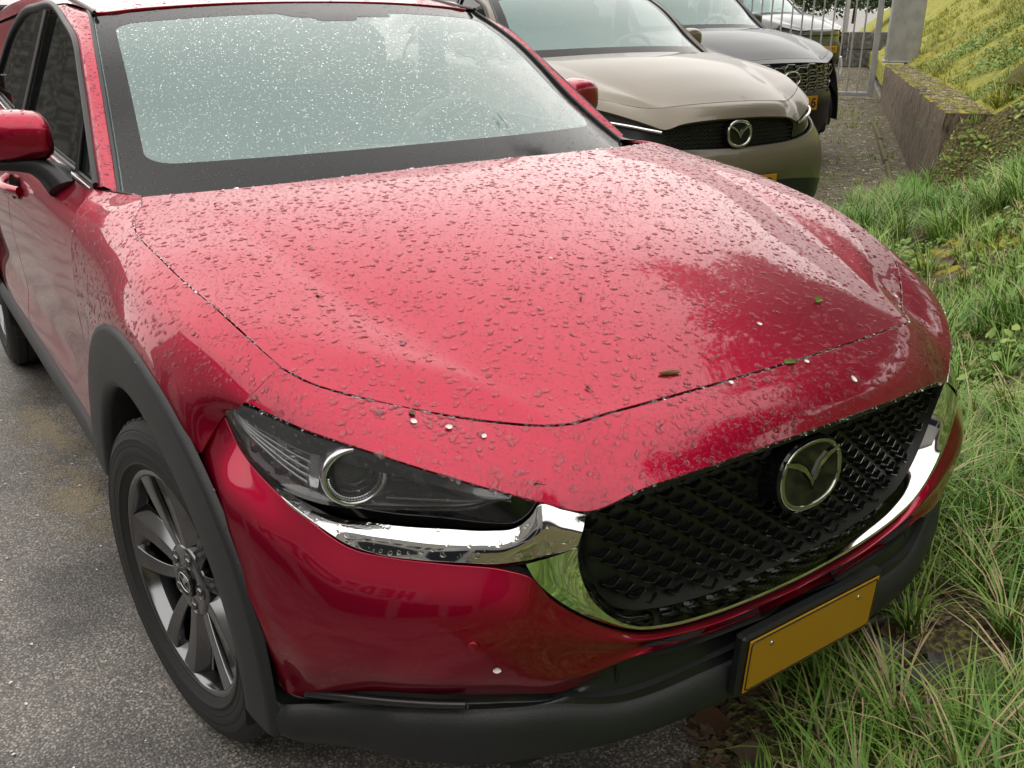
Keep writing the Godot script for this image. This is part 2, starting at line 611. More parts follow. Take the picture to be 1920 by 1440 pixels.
func wheel_well(z_axle: float, side: float) -> Array:
	var g := []
	for x in [0.868, 0.80, 0.62]:
		var r := PackedVector3Array()
		for i in 41:
			var a := deg_to_rad(lerpf(-100, 100, i / 40.0))
			r.append(Vector3(x * side, 0.338 + 0.409 * cos(a), 0.409 * sin(a) + z_axle))
		g.append(r)
	var r2 := PackedVector3Array()
	for i in 41: r2.append(Vector3(0.60 * side, 0.34, z_axle))
	g.append(r2)
	return g

var wheel_meshes := {}

func emblem_shapes(w: float, h: float) -> Array:   # the oval ring and the wing of the marque badge, in the xy plane
	var ring := PackedVector3Array()
	for i in 65:
		var a := TAU * i / 64.0
		var c := cos(a); var s := sin(a)
		# a rounded, slightly squared oval, flatter at its upper shoulders
		ring.append(Vector3(signf(c) * pow(absf(c), 0.86) * w * 0.5, signf(s) * pow(absf(s), 0.9) * h * 0.5 * (1.0 if s < 0 else 0.96), 0))
	var half := PackedVector2Array([Vector2(0, -0.19), Vector2(0.05, -0.08), Vector2(0.14, 0.035), Vector2(0.27, 0.115), Vector2(0.475, 0.20), Vector2(0.455, 0.265), Vector2(0.24, 0.205), Vector2(0.105, 0.12), Vector2(0.035, 0.02), Vector2(0, -0.035)])
	var poly := PackedVector2Array()
	for p in half: poly.append(Vector2(p.x * w, p.y * h * 1.25))
	for i in range(half.size() - 2, 0, -1): poly.append(Vector2(-half[i].x * w, half[i].y * h * 1.25))
	return [ring, poly]

func rim_meshes() -> void:
	# all in the wheel's own axes: z points out of the wheel
	var b := MB.new()
	var up := Transform3D()
	b.lathe([Vector2(.232, -.105), Vector2(.258, -.10), Vector2(.296, -.112), Vector2(.322, -.105), Vector2(.336, -.094), Vector2(.3425, -.078)], up, 72)
	var tread := [Vector2(.3425, -.078)]
	for gx in [-.048, -.016, .016, .048]:
		tread += [Vector2(.3435, gx - .005), Vector2(.3435, gx - .005), Vector2(.336, gx - .004), Vector2(.336, gx + .004), Vector2(.3435, gx + .005), Vector2(.3435, gx + .005)]
	tread += [Vector2(.3425, .078)]
	b.lathe(tread, up, 72)
	b.lathe([Vector2(.3425, .078), Vector2(.338, .090), Vector2(.330, .099), Vector2(.326, .1015), Vector2(.326, .1015), Vector2(.3245, .1005), Vector2(.3215, .1035), Vector2(.3215, .1035), Vector2(.310, .1080), Vector2(.3085, .1100), Vector2(.3065, .1085), Vector2(.296, .1105), Vector2(.294, .1085), Vector2(.292, .1112), Vector2(.278, .1105), Vector2(.276, .1088), Vector2(.274, .1105), Vector2(.262, .107), Vector2(.2605, .1095), Vector2(.256, .1095), Vector2(.2545, .105), Vector2(.250, .104), Vector2(.243, .098), Vector2(.232, .09)], up, 72)
	# shoulder sipes
	var sp := MB.new()
	for i in 60:
		for s in [-1.0, 1.0]:
			var a := TAU * i / 60.0
			var bs := Basis(Vector3(0, 0, 1), a)
			sp.box(bs * Vector3(.3395, 0, s * .069), Vector3(.009, .022, .034), bs, 0.002)
	wheel_meshes.tyre = b.mesh()
	wheel_meshes.tread = sp.mesh()
	b = MB.new()   # barrel and lip
	b.lathe([Vector2(.205, -.09), Vector2(.212, .02), Vector2(.2185, .066), Vector2(.2185, .066), Vector2(.2245, .080), Vector2(.2275, .0925), Vector2(.2335, .0975), Vector2(.2415, .0975), Vector2(.2445, .0945), Vector2(.2445, .085), Vector2(.236, .08)], up, 72)
	b.lathe([Vector2(.0, .0785), Vector2(.066, .0785), Vector2(.075, .076), Vector2(.080, .069), Vector2(.083, .03), Vector2(.072, -.03)], up, 40)
	wheel_meshes.barrel = b.mesh()
	# one spoke: a leaf that starts at the hub, narrows its upper face and sweeps out to the lip
	b = MB.new()
	var g := []
	var st := [[.030, .068, .020, .050], [.062, .072, .0225, .050], [.100, .0765, .0250, .050], [.145, .082, .0290, .048], [.190, .088, .0350, .044], [.229, .0935, .0440, .036]]
	for i in 21:
		var t := i / 20.0 * (st.size() - 1)
		var k := mini(int(t), st.size() - 2); var f := t - k
		var r: float = lerpf(st[k][0], st[k + 1][0], f); var z: float = lerpf(st[k][1], st[k + 1][1], f)
		var w: float = lerpf(st[k][2], st[k + 1][2], f); var d: float = lerpf(st[k][3], st[k + 1][3], f)
		var off := 0.010 * sin(f * 0.0 + i / 20.0 * PI) 
		var row := PackedVector3Array()
		for q in [[-1.12, -d], [-1.06, -.012], [-1.02, -.003], [-.98, -.0008], [-.93, .0], [.06, .0], [.12, -.001], [.17, -.003], [.74, -.022], [.80, -.026], [.90, -d], [0.0, -d], [-1.12, -d]]:
			row.append(Vector3(r, off + q[0] * w, z + q[1]))
		g.append(row)
	b.grid(g, 1.0, true, _loop_normals(g))
	wheel_meshes.spoke = b.mesh()
	b = MB.new()
	b.lathe([Vector2(.0100, .0), Vector2(.0098, .004), Vector2(.0070, .0065), Vector2(.0, .0068)], up, 6)
	b.lathe([Vector2(.0135, .0012), Vector2(.0095, .0008)], up, 20)
	b.lathe([Vector2(.0185, .0005), Vector2(.0175, .0022), Vector2(.0155, .0016), Vector2(.0135, -.004)], up, 24)
	wheel_meshes.bolt = b.mesh()
	b = MB.new()
	b.lathe([Vector2(.034, -.01), Vector2(.034, .004), Vector2(.0325, .006), Vector2(.030, .006), Vector2(.0285, .004), Vector2(.0, .0048)], up, 40)
	wheel_meshes.cap = b.mesh()
	b = MB.new()
	var em := emblem_shapes(0.050, 0.040)
	b.tube(em[0], 0.0017, 8, Vector2.ONE, Vector3(0, 0, 1), false)
	b.prism(em[1], -0.001, 0.0018, Transform3D(Basis(), Vector3(0, 0, 0)), 0.0006)
	wheel_meshes.badge = b.mesh()
	b = MB.new()
	b.lathe([Vector2(.148, .0), Vector2(.148, .012), Vector2(.146, .014), Vector2(.085, .014), Vector2(.08, .03), Vector2(.0, .032)], up, 48)
	wheel_meshes.disc = b.mesh()
	for k in wheel_meshes:
		wheel_meshes[k].surface_set_material(0, {"tyre": mats.tyre, "tread": mats.tyre, "barrel": mats.rim, "spoke": mats.rim, "bolt": mats.rim, "cap": mats.gloss_black, "badge": mats.satin_chrome, "disc": mats.brake_metal}[k])

func _loop_normals(g: Array) -> Array:
	var nn := []
	for i in g.size():
		var row: PackedVector3Array = g[i]
		var c := Vector3.ZERO
		for p in row: c += p / row.size()
		var r := PackedVector3Array()
		var along: Vector3 = (g[mini(i + 1, g.size() - 1)][0] - g[maxi(i - 1, 0)][0]).normalized()
		for j in row.size():
			var a: Vector3 = row[(j - 1 + row.size() - 1) % (row.size() - 1)]; var b: Vector3 = row[(j + 1) % (row.size() - 1)]
			var m := (b - a).cross(along).normalized()
			if m.dot(row[j] - c) < 0.0: m = -m
			r.append(m)
		nn.append(r)
	return nn

func wheel(parent: Node, at: Vector3, side: float, steer := 0.0, spin := 0.0) -> Node3D:
	if wheel_meshes.is_empty(): rim_meshes()
	var w := Node3D.new()
	w.name = numbered("wheel", parent)
	parent.add_child(w, true)
	# the wheel's z axis points out of the car
	w.transform = Transform3D(Basis(Vector3.UP, steer) * Basis(Vector3.UP, side * PI / 2) * Basis(Vector3(0, 0, 1), spin), at)
	shared("tyre", wheel_meshes.tyre, Transform3D(), w)
	shared("tread", wheel_meshes.tread, Transform3D(), w)
	shared("rim", wheel_meshes.barrel, Transform3D(), w)
	for i in 5:
		for s in [-1.0, 1.0]:
			var b := Basis(Vector3(0, 0, 1), TAU * i / 5.0 + s * 0.265)
			if s < 0.0: b = b * Basis.from_scale(Vector3(1, -1, 1))
			shared("spoke", wheel_meshes.spoke, Transform3D(b, Vector3.ZERO), w)
		var a := TAU * (i + 0.5) / 5.0
		shared("lug_bolt", wheel_meshes.bolt, Transform3D(Basis(), Vector3(cos(a) * .055, sin(a) * .054, .0775)), w)
	shared("hub_cap", wheel_meshes.cap, Transform3D(Basis(), Vector3(0, 0, .0795)), w)
	shared("badge", wheel_meshes.badge, Transform3D(Basis(Vector3(0, 0, 1), -spin), Vector3(0, 0, .0855)), w)
	shared("brake_disc", wheel_meshes.disc, Transform3D(Basis(), Vector3(0, 0, -.02)), w)
	return w

var hood_grid := []
var nose_grid := []
var fender_grid := []
var screen_grid := []
var pillar_grid := []
var lens_grid := []
var roof_grid := []
var wing_grid := []
var mirror_grid := []

func screen_rows() -> Array:   # windscreen: three rows of control points from the scuttle to the roof
	var side := V([.742,1.004,-.600, .734,1.027,-.549, .710,1.089,-.660, .688,1.155,-.766, .669,1.224,-.860, .650,1.289,-.957, .624,1.356,-1.088, .606,1.392,-1.172])
	side[0] = Vector3(.745, 1.002, -.50)
	var mid := V([0,1.012,-.255, 0,1.040,-.300, 0,1.115,-.440, 0,1.184,-.565, 0,1.252,-.690, 0,1.318,-.825, 0,1.385,-.985, 0,1.424,-1.100])
	var rows := []
	for i in 8:
		var r := PackedVector3Array()
		for k in 6:
			var s := k / 5.0
			r.append(Vector3(side[i].x * s, lerpf(mid[i].y, side[i].y, pow(s, 2.2)), lerpf(mid[i].z, side[i].z, pow(s, 2.4))))
		rows.append(both(r))
	return rows

func sub(g: Array, i0: int, i1: int, j0: int, j1: int) -> Array:
	var o := []
	for i in range(i0, i1 + 1): o.append(g[i].slice(j0, j1 + 1))
	return o

func surf(g: Array, u: float, v: float) -> Vector3:   # a point of a sampled grid, u and v from 0 to 1
	var x: float = clampf(u, 0, 1) * (g[0].size() - 1); var y: float = clampf(v, 0, 1) * (g.size() - 1)
	var j := mini(int(x), g[0].size() - 2); var i := mini(int(y), g.size() - 2)
	var a: Vector3 = g[i][j].lerp(g[i][j + 1], x - j)
	return a.lerp(g[i + 1][j].lerp(g[i + 1][j + 1], x - j), y - i)

func frit_band(g: Array, inner: Rect2, rad: Vector2, lift: float, inside) -> Array:   # black print between the glass edge and a rounded clear area
	var rows := []
	for k in 10: rows.append(PackedVector3Array())
	var pts := []
	for q in [[1, 1], [-1, 1], [-1, -1], [1, -1]]:
		for k in 25:
			var a0 := atan2(q[1], q[0]) - PI / 4
			var a := a0 + PI / 2 * k / 24.0
			pts.append([Vector2(inner.get_center().x + q[0] * (inner.size.x * 0.5 - rad.x) + cos(a) * rad.x, inner.get_center().y + q[1] * (inner.size.y * 0.5 - rad.y) + sin(a) * rad.y), Vector2(q[0], q[1])])
	pts.append(pts[0])
	var dense := []
	for i in pts.size() - 1:
		var n := 1 if pts[i][1] == pts[i + 1][1] else 110
		for k in n: dense.append((pts[i][0] as Vector2).lerp(pts[i + 1][0], float(k) / n))
	dense.append(dense[0])
	for p in dense:
		var d: Vector2 = p - inner.get_center()
		var k := minf(0.5 / maxf(absf(p.x - 0.5), 1e-4) if true else 0.0, 1e9)
		# straight out to the nearest edge of the glass
		var o: Vector2 = p
		var ex: float = absf(d.x) / (inner.size.x * 0.5); var ey: float = absf(d.y) / (inner.size.y * 0.5)
		var t := 1.0 / maxf(ex, ey)
		var rim: Vector2 = d * t   # on the clear area's bounding rectangle
		o = Vector2(remap(rim.x, -inner.size.x * 0.5, inner.size.x * 0.5, 0.002, 0.998), remap(rim.y, -inner.size.y * 0.5, inner.size.y * 0.5, 0.002, 0.998))
		for q in 10: rows[q].append(surf(g, lerpf(o.x, p.x, q / 9.0), lerpf(o.y, p.y, q / 9.0)))
	var nn := []
	for r in rows:
		var q := PackedVector3Array()
		for p in r: q.append(Vector3(0, 0.83, 0.55))
		nn.append(q)
	for r in 10:
		for i in rows[r].size(): rows[r][i] += Vector3(0, 0.83, 0.55) * lift
	return rows

func body_shell(car: Node3D, detail := 1.0, steer := 0.0) -> void:   # what all the parked cars share: bonnet, wings, doors, cabin, wheels
	hood_grid = patch(crease_hood(), int(160 * detail) + 1, int(112 * detail) + 1)
	panel("bonnet", hood_grid, paint, car, CENTRE, "tblr", 0.0036, 0.016)
	fender_grid = patch(fender_rows(), 65, 41)
	for s in [-1, 1]:
		panel("front_wing", flipped(fender_grid) if s < 0 else fender_grid, paint, car, CENTRE, "tlr", 0.002)
		for d in [[-.535, -1.462], [-1.468, -2.26]]:
			var dg := patch(door_rows(d[0], d[1], 5), 29, 41)
			if s < 0: dg = flipped(dg)
			panel("door", dg, paint, car, CENTRE, "lr", 0.002)
	cabin(car)
	side_trim(car)
	mirrors(car)
	for s in [-1.0, 1.0]:
		wheel(car, Vector3(s * 0.766, 0.338, 0), s, steer, 0.62 if s < 0 else 1.0)
		wheel(car, Vector3(s * 0.766, 0.338, -2.655), s, 0.0, 0.9)
	rear_body(car)

func red_car() -> void:
	var car := base("red_car")
	tag(car, "wet dark red crossover with black wheel arches, nearest of the parked cars", "car")
	paint = mats.red_paint
	body_shell(car, 1.0, 0.149)
	nose_grid = patch(nose_rows(), 161, 25)
	panel("nose_panel", nose_grid, paint, car, CENTRE, "tb", 0.0034, 0.014, false)
	bumper(car)
	lamps(car)
	grille(car)

func bumper(car: Node3D) -> void:
	var red: Material = paint
	# the painted bumper skin, one side from the wheel arch to the centre line, rows from top to bottom
	var top := V([.818,.815,.335, .808,.765,.370, .797,.738,.44, .769,.703,.517, .725,.667,.590, .692,.664,.632, .627,.662,.697, .560,.655,.750, .530,.642,.770, .504,.604,.783, .460,.562,.795, .362,.500,.808, .210,.466,.817, 0,.456,.821])
	var mid := V([.862,.690,.390, .858,.650,.415, .850,.620,.460, .827,.585,.522, .790,.555,.588, .755,.545,.635, .690,.535,.700, .620,.525,.752, .575,.525,.775, .530,.515,.790, .470,.500,.804, .362,.482,.820, .210,.458,.832, 0,.450,.836])
	var bot := V([.838,.410,.500, .824,.392,.475, .815,.390,.500, .795,.394,.522, .761,.424,.579, .730,.432,.620, .690,.436,.665, .640,.434,.702, .590,.430,.730, .543,.425,.754, .475,.420,.784, .410,.446,.806, .345,.462,.822, .210,.450,.838, 0,.442,.843])
	bot[3] = Vector3(.795, .391, .541); bot[4] = Vector3(.762, .414, .586); bot[5] = Vector3(.730, .429, .623)
	bot[0] = Vector3(.832, .412, .470); bot[1] = Vector3(.826, .393, .505); bot[2] = Vector3(.812, .386, .518)
	mid[0] = Vector3(.846, .655, .405)
	var m1 := PackedVector3Array(); var m2 := PackedVector3Array()
	for i in top.size():
		var a := top[i].lerp(mid[i], 0.5); var o := Vector3(top[i].x * 0.9, 0, top[i].z).normalized()
		m1.append(a + o * 0.010)
		var b := mid[i].lerp(bot[i], 0.5)
		m2.append(b + o * 0.008)
	# the edge that follows the wheel arch
	m1[0] = Vector3(.856, .752, .310); m1[1] = Vector3(.852, .712, .388); m1[2] = Vector3(.838, .688, .450)
	var edge_pts := V([.838,.530,.452, .848,.515,.494, .836,.505,.517, .812,.490,.562, .778,.488,.602])
	for i in 5: m2[i] = edge_pts[i]
	var g := patch([top, m1, mid, m2, bot], 105, 41)
	for s in [-1, 1]: panel("bumper_skin", flipped(g) if s < 0 else g, red, car, CENTRE, "tbl", 0.002, 0.014)
	# unpainted lower bumper: a shelf under the skin, a forward lip and the underside
	var b0 := PackedVector3Array(); var b1 := PackedVector3Array()
	for i in bot.size():
		var o := Vector3(bot[i].x * 0.8, 0, bot[i].z).normalized()
		b0.append(bot[i] - o * 0.016 - Vector3(0, 0.002, 0)); b1.append(bot[i] - o * 0.018 - Vector3(0, 0.018, 0))
	var lip0 := V([.846,.384,.490, .836,.374,.505, .826,.378,.520, .806,.386,.545, .771,.401,.596, .745,.412,.633, .715,.419,.671, .672,.421,.705, .629,.421,.737, .570,.420,.772, .501,.414,.800, .400,.392,.836, .220,.392,.862, 0,.392,.868])
	for i in lip0.size():   # the lip stands back a little under the painted skin
		var w := 1.0 - smoothstep(.74, .84, lip0[i].x)
		lip0[i] += Vector3(-.012 * minf(1.0, lip0[i].x * 4.0), -.021, -.028) * w
	var lip1 := PackedVector3Array(); var lip2 := PackedVector3Array(); var lip3 := PackedVector3Array(); var lip4 := PackedVector3Array()
	for i in lip0.size():
		var p := lip0[i]; var o := Vector3(p.x * 0.75, 0, p.z).normalized()
		lip1.append(p + o * 0.0065 - Vector3(0, 0.0045, 0))
		lip2.append(Vector3(p.x, lerpf(p.y, lerpf(.325, .308, 1.0 - smoothstep(.6, .8, p.x)), 0.85), p.z) + o * 0.016)
		lip3.append(Vector3(p.x, lerpf(.3225, .304, 1.0 - smoothstep(.6, .8, p.x)), p.z) + o * 0.0125)
		lip4.append(Vector3(p.x, lerpf(.290, .278, 1.0 - smoothstep(.6, .8, p.x)), p.z) - o * 0.018)
	var lip5 := PackedVector3Array()
	for p in lip4: lip5.append(Vector3(p.x * 0.97, .232, p.z - 0.05))
	var lip6 := PackedVector3Array()
	for p in lip5: lip6.append(Vector3(p.x * 0.9, .225, p.z - 0.25))
	var shelf := patch([b0, b1, lip0.duplicate()], 105, 9)
	var lower := patch([lip0, lip1, lip2, lip3, lip4, lip5, lip6], 105, 41)
	for s in [-1, 1]:
		panel("bumper_shelf", flipped(shelf) if s < 0 else shelf, mats.black_plastic, car, Vector3(0, 0.2, 0), "", 0.0, 0.0, false)
		panel("lower_bumper", flipped(lower) if s < 0 else lower, mats.cladding, car, Vector3(0, 0.4, 0.2), "", 0.0, 0.0, false)
	# slim indicator lamp in the slot under the painted skin, with a ribbed inner end
	for s in [-1.0, 1.0]:
		var line := V([.800,.3965,.532, .771,.413,.583, .705,.424,.660, .655,.4255,.703, .622,.4255,.727])
		if s < 0: line = near(line)
		var lamp := MB.new()
		lamp.tube(even(line, 40), 0.0065, 10, Vector2(1.3, 0.8))
		obj("indicator_lamp", lamp, mats.lamp_dark, car)
		var rl := MB.new()
		var e := even(line, 60)
		for k in 14:
			var p := e[59 - k]
			rl.box(p + Vector3(0, 0.0, 0.004), Vector3(.0016, .007, .006), Basis(), 0.0005)
		obj("reflector_ribs", rl, mats.lamp_bowl, car)
	# wide lower intake, recessed between the skin and the lip
	var duct := patch([both(V([0,.438,.815, .25,.445,.805, .41,.438,.775, .49,.418,.745])), both(V([0,.43,.72, .25,.43,.71, .38,.42,.69, .46,.41,.67])), both(V([0,.395,.84, .22,.394,.835, .40,.392,.81, .49,.410,.775]))], 61, 13)
	panel("intake_duct", duct, mats.liner, car, 1.0, "", 0.0, 0.0, false)
	for k in 9:
		var x := lerpf(-0.38, 0.38, k / 8.0)
		var vb := MB.new()
		vb.box(Vector3(x, .418, .79 - 0.1 * x * x), Vector3(.008, .045, .05), Basis(), 0.001)
		obj("intake_vane", vb, mats.black_plastic, car)
	# number plate on its black carrier
	var pb := MB.new()
	pb.box(Vector3(0, .388, .868), Vector3(.365, .130, .022), Basis(Vector3.RIGHT, 0.06), 0.005)
	obj("plate_carrier", pb, mats.black_plastic, car)
	pb = MB.new()
	pb.box(Vector3(0, .388, .8815), Vector3(.340, .110, .003), Basis(Vector3.RIGHT, 0.06), 0.001)
	var plate := obj("number_plate", pb, mats.plate_yellow, car)
	var rim_b := MB.new()
	var pc := Transform3D(Basis(Vector3.RIGHT, 0.06), Vector3(0, .388, .8832))
	var loop := PackedVector3Array()
	for q in [[-1, -1], [1, -1], [1, 1], [-1, 1]]:
		for k in 7:
			var a := atan2(q[1], q[0]) - PI / 4 + PI / 2 * k / 6.0
			loop.append(pc * Vector3(q[0] * .158 + cos(a) * .008, q[1] * .043 + sin(a) * .008, 0))
	loop.append(loop[0])
	rim_b.tube(loop, 0.0014, 6, Vector2(1.2, .7), Vector3(0, 0, 1), false)
	obj("plate_border", rim_b, mats.plate_black, plate)
	for s in [-1.0, 1.0]:
		var scr := MB.new()
		scr.lathe([Vector2(.005, 0), Vector2(.0048, .0014), Vector2(.003, .0024), Vector2(0, .0026)], Transform3D(pc.basis, pc * Vector3(s * .115, .030, 0)), 14)
		obj("plate_screw", scr, mats.satin_chrome, plate)
	# parking-sensor disc on the near corner
	var sb := MB.new()
	for s in [-1.0]:
		var q := surf(g, 0.53, 0.42)
		var nn := Vector3(q.x * 0.9, 0.1, q.z).normalized()
		if s < 0.0: q.x = -q.x; nn.x = -nn.x
		sb.lathe([Vector2(.0095, .0), Vector2(.0095, .0035), Vector2(.0085, .0042), Vector2(0, .0042)], Transform3D(Basis.looking_at(-nn), q + nn * 0.0), 20)
	obj("parking_sensor", sb, red, car)

func lamps(car: Node3D) -> void:
	var red: Material = paint
	# the lamp's clear cover between the nose panel above and the chrome wing below
	var up := V([.8165,.842,.343, .801,.846,.388, .775,.838,.449, .749,.829,.501, .692,.815,.583, .653,.803,.633, .611,.789,.676, .566,.772,.714, .539,.764,.734])
	var lo := V([.817,.817,.336, .807,.759,.373, .791,.733,.416, .765,.719,.475, .720,.717,.548, .680,.724,.598, .633,.733,.654, .578,.743,.706, .541,.760,.731])
	var md := PackedVector3Array()
	for i in up.size(): md.append((up[i] + lo[i]) * 0.5 + Vector3(up[i].x, 0.1, up[i].z).normalized() * (0.008 if i > 0 else 0.002))
	lens_grid = patch([up, md, lo], 81, 25)
	var face := Vector3(0, .7, -1)
	for s in [-1, 1]:
		var lamp := Node3D.new()
		lamp.name = numbered("headlight", car)
		car.add_child(lamp, true)
		var g: Array = flipped(lens_grid) if s < 0 else lens_grid
		var F := func(p: Vector3) -> Vector3: return Vector3(-p.x, p.y, p.z) if s < 0 else p
		panel("lens", pushed(g, face, 0.001), mats.lens, lamp, face, "", 0.0, 0.0, false)
		panel("housing", housing(g, face), mats.lamp_dark, lamp, face, "", 0.0, 0.0, false)
		# dark rim print round the edge of the cover, wide along the top
		var rimb := MB.new()
		var rg := pushed(g, face, -0.0035)
		rimb.grid([rg[0], rg[1], rg[2], rg[4], rg[6]], face)
		obj("lens_border", rimb, mats.lamp_dark, lamp)
		# projector in a bright daytime ring, set behind the cover
		var c: Vector3 = F.call(Vector3(.698, .768, .548))
		var ax: Vector3 = F.call(Vector3(.30, -0.02, .95)).normalized()
		var xf := Transform3D(Basis.looking_at(-ax), c)
		var pb := MB.new()
		pb.lathe([Vector2(.040, -.05), Vector2(.0405, .012), Vector2(.0425, .0155), Vector2(.0465, .0165), Vector2(.0495, .0135), Vector2(.0505, .004), Vector2(.0505, -.03)], xf, 56)
		obj("ring", pb, mats.lamp_silver, lamp)
		pb = MB.new()
		for k in 30:
			var a := PI + PI * (k + 0.5) / 30.0
			pb.box(xf * Vector3(cos(a) * .0385, sin(a) * .0385, .006), Vector3(.0035, .0035, .006), xf.basis * Basis(Vector3(0, 0, 1), a), .001)
		obj("ring_beads", pb, mats.lamp_silver, lamp)
		pb = MB.new()
		pb.lathe([Vector2(.040, -.012), Vector2(.036, -.004), Vector2(.034, -.012)], xf, 48)
		obj("bezel", pb, mats.gloss_black, lamp)
		pb = MB.new()
		var pl := [] 
		for k in 13: pl.append(Vector2(.034 * cos(k / 12.0 * PI / 2), -.014 + .017 * sin(k / 12.0 * PI / 2)))
		pb.lathe(pl, xf, 40)
		obj("projector_lens", pb, mats.gloss_black, lamp)
		# ribbed light guides that sweep from the tip to the ring
		for k in 6:
			var t := k / 5.0
			var path := PackedVector3Array()
			for i in 22:
				var u := i / 21.0
				var q := surf(lens_grid, lerpf(0.06, 0.40, u), lerpf(0.26 + 0.14 * t, 0.22 + 0.60 * t, u))
				q -= Vector3(q.x * 0.8, 0.1, q.z).normalized() * lerpf(0.010, 0.020, u)
				path.append(F.call(q))
			var gb := MB.new()
			gb.tube(path, 0.0026, 8, Vector2(1.0, 1.3))
			obj("light_guide", gb, mats.lamp_bowl, lamp)
		# reflector bowl behind the guides
		var bowl := []
		for i in 9:
			var row := PackedVector3Array()
			for j in 21:
				var q := surf(lens_grid, lerpf(0.05, 0.42, j / 20.0), lerpf(0.16, 0.92, i / 8.0))
				row.append(F.call(q - Vector3(q.x * 0.8, 0.1, q.z).normalized() * (0.026 + 0.012 * sin(j * 0.9))))
			bowl.append(row)
		var bb := MB.new()
		bb.grid(bowl, face)
		obj("reflector", bb, mats.lamp_bowl, lamp)
		# inner bar of the high beam towards the grille
		var ib := MB.new()
		var ip := PackedVector3Array()
		for i in 16: 
			var q := surf(lens_grid, lerpf(0.62, 0.95, i / 15.0), lerpf(0.80, 0.70, i / 15.0))
			ip.append(F.call(q - Vector3(q.x * 0.8, 0.1, q.z).normalized() * 0.015))
		ib.tube(ip, 0.0025, 6)
		obj("inner_blade", ib, mats.lamp_dark2, lamp)
	# black garnish under the lamp, then the chrome wing
	var w_up := V([.7905,.731,.417, .761,.716,.478, .729,.697,.533, .697,.699,.580, .656,.702,.632, .610,.704,.676, .567,.706,.716, .537,.711,.738, .520,.728,.750, .507,.748,.757, .478,.739,.775, .449,.729,.791])
	var w_lo := V([.7925,.728,.420, .779,.716,.498, .760,.697,.534, .731,.674,.582, .700,.666,.623, .660,.666,.668, .610,.666,.712, .570,.665,.742, .545,.668,.758, .520,.674,.775, .497,.681,.790, .474,.689,.804])
	var w_md := PackedVector3Array()
	for i in w_up.size(): w_md.append(w_up[i].lerp(w_lo[i], 0.45) + Vector3(w_up[i].x * 0.5, 0.55, w_up[i].z).normalized() * (0.006 if i > 2 else 0.001))
	wing_grid = patch([w_up, w_md, w_lo], 89, 13)
	var w_in := PackedVector3Array()
	for i in w_lo.size(): w_in.append(w_lo[i] - Vector3(w_lo[i].x * 0.4, 0.5, w_lo[i].z * 0.4).normalized() * (0.014 if i > 1 else 0.004))
	var edge := patch([w_lo, w_in], 89, 4)
	var garnish := patch([V([.793,.738,.410, .765,.722,.472, .735,.716,.522, .697,.722,.576, .656,.729,.626, .610,.738,.675, .578,.746,.704, .541,.762,.729, .520,.762,.742, .507,.750,.752]),
		V([.787,.727,.405, .755,.708,.455, .722,.694,.515, .690,.696,.566, .650,.699,.618, .605,.702,.664, .563,.705,.706, .533,.711,.730, .517,.728,.742, .505,.745,.750])], 61, 7)
	for s in [-1, 1]:
		var wing := Node3D.new()
		wing.name = numbered("chrome_wing", car)
		car.add_child(wing, true)
		panel("wing_face", flipped(wing_grid) if s < 0 else wing_grid, mats.chrome, wing, CENTRE, "tb", 0.0005, 0.004, false)
		panel("wing_edge", flipped(edge) if s < 0 else edge, mats.chrome, wing, CENTRE, "", 0.0, 0.0, false)
		panel("lamp_garnish", flipped(garnish) if s < 0 else garnish, mats.gloss_black, car, CENTRE, "", 0.0, 0.0, false)

func housing(g: Array, face: Vector3) -> Array:   # the lamp's dark tub: deep in the middle, shallow towards its rim and tip
	var deep := pushed(g, face, -0.05)
	var o := []
	for i in g.size():
		var r := PackedVector3Array()
		var c: int = g[i].size()
		for j in c:
			var k := smoothstep(0.0, 0.2, float(j) / (c - 1)) * smoothstep(0.0, 0.25, 1.0 - float(j) / (c - 1)) * smoothstep(0.0, 0.16, float(i) / (g.size() - 1)) * smoothstep(0.0, 0.16, 1.0 - float(i) / (g.size() - 1))
			r.append(g[i][j].lerp(deep[i][j], 0.16 + 0.84 * k))
		o.append(r)
	return o

func grille_z(x: float, y: float) -> float:   # depth of the grille's face
	return 0.806 - 0.16 * x * x + (y - 0.62) * 0.10

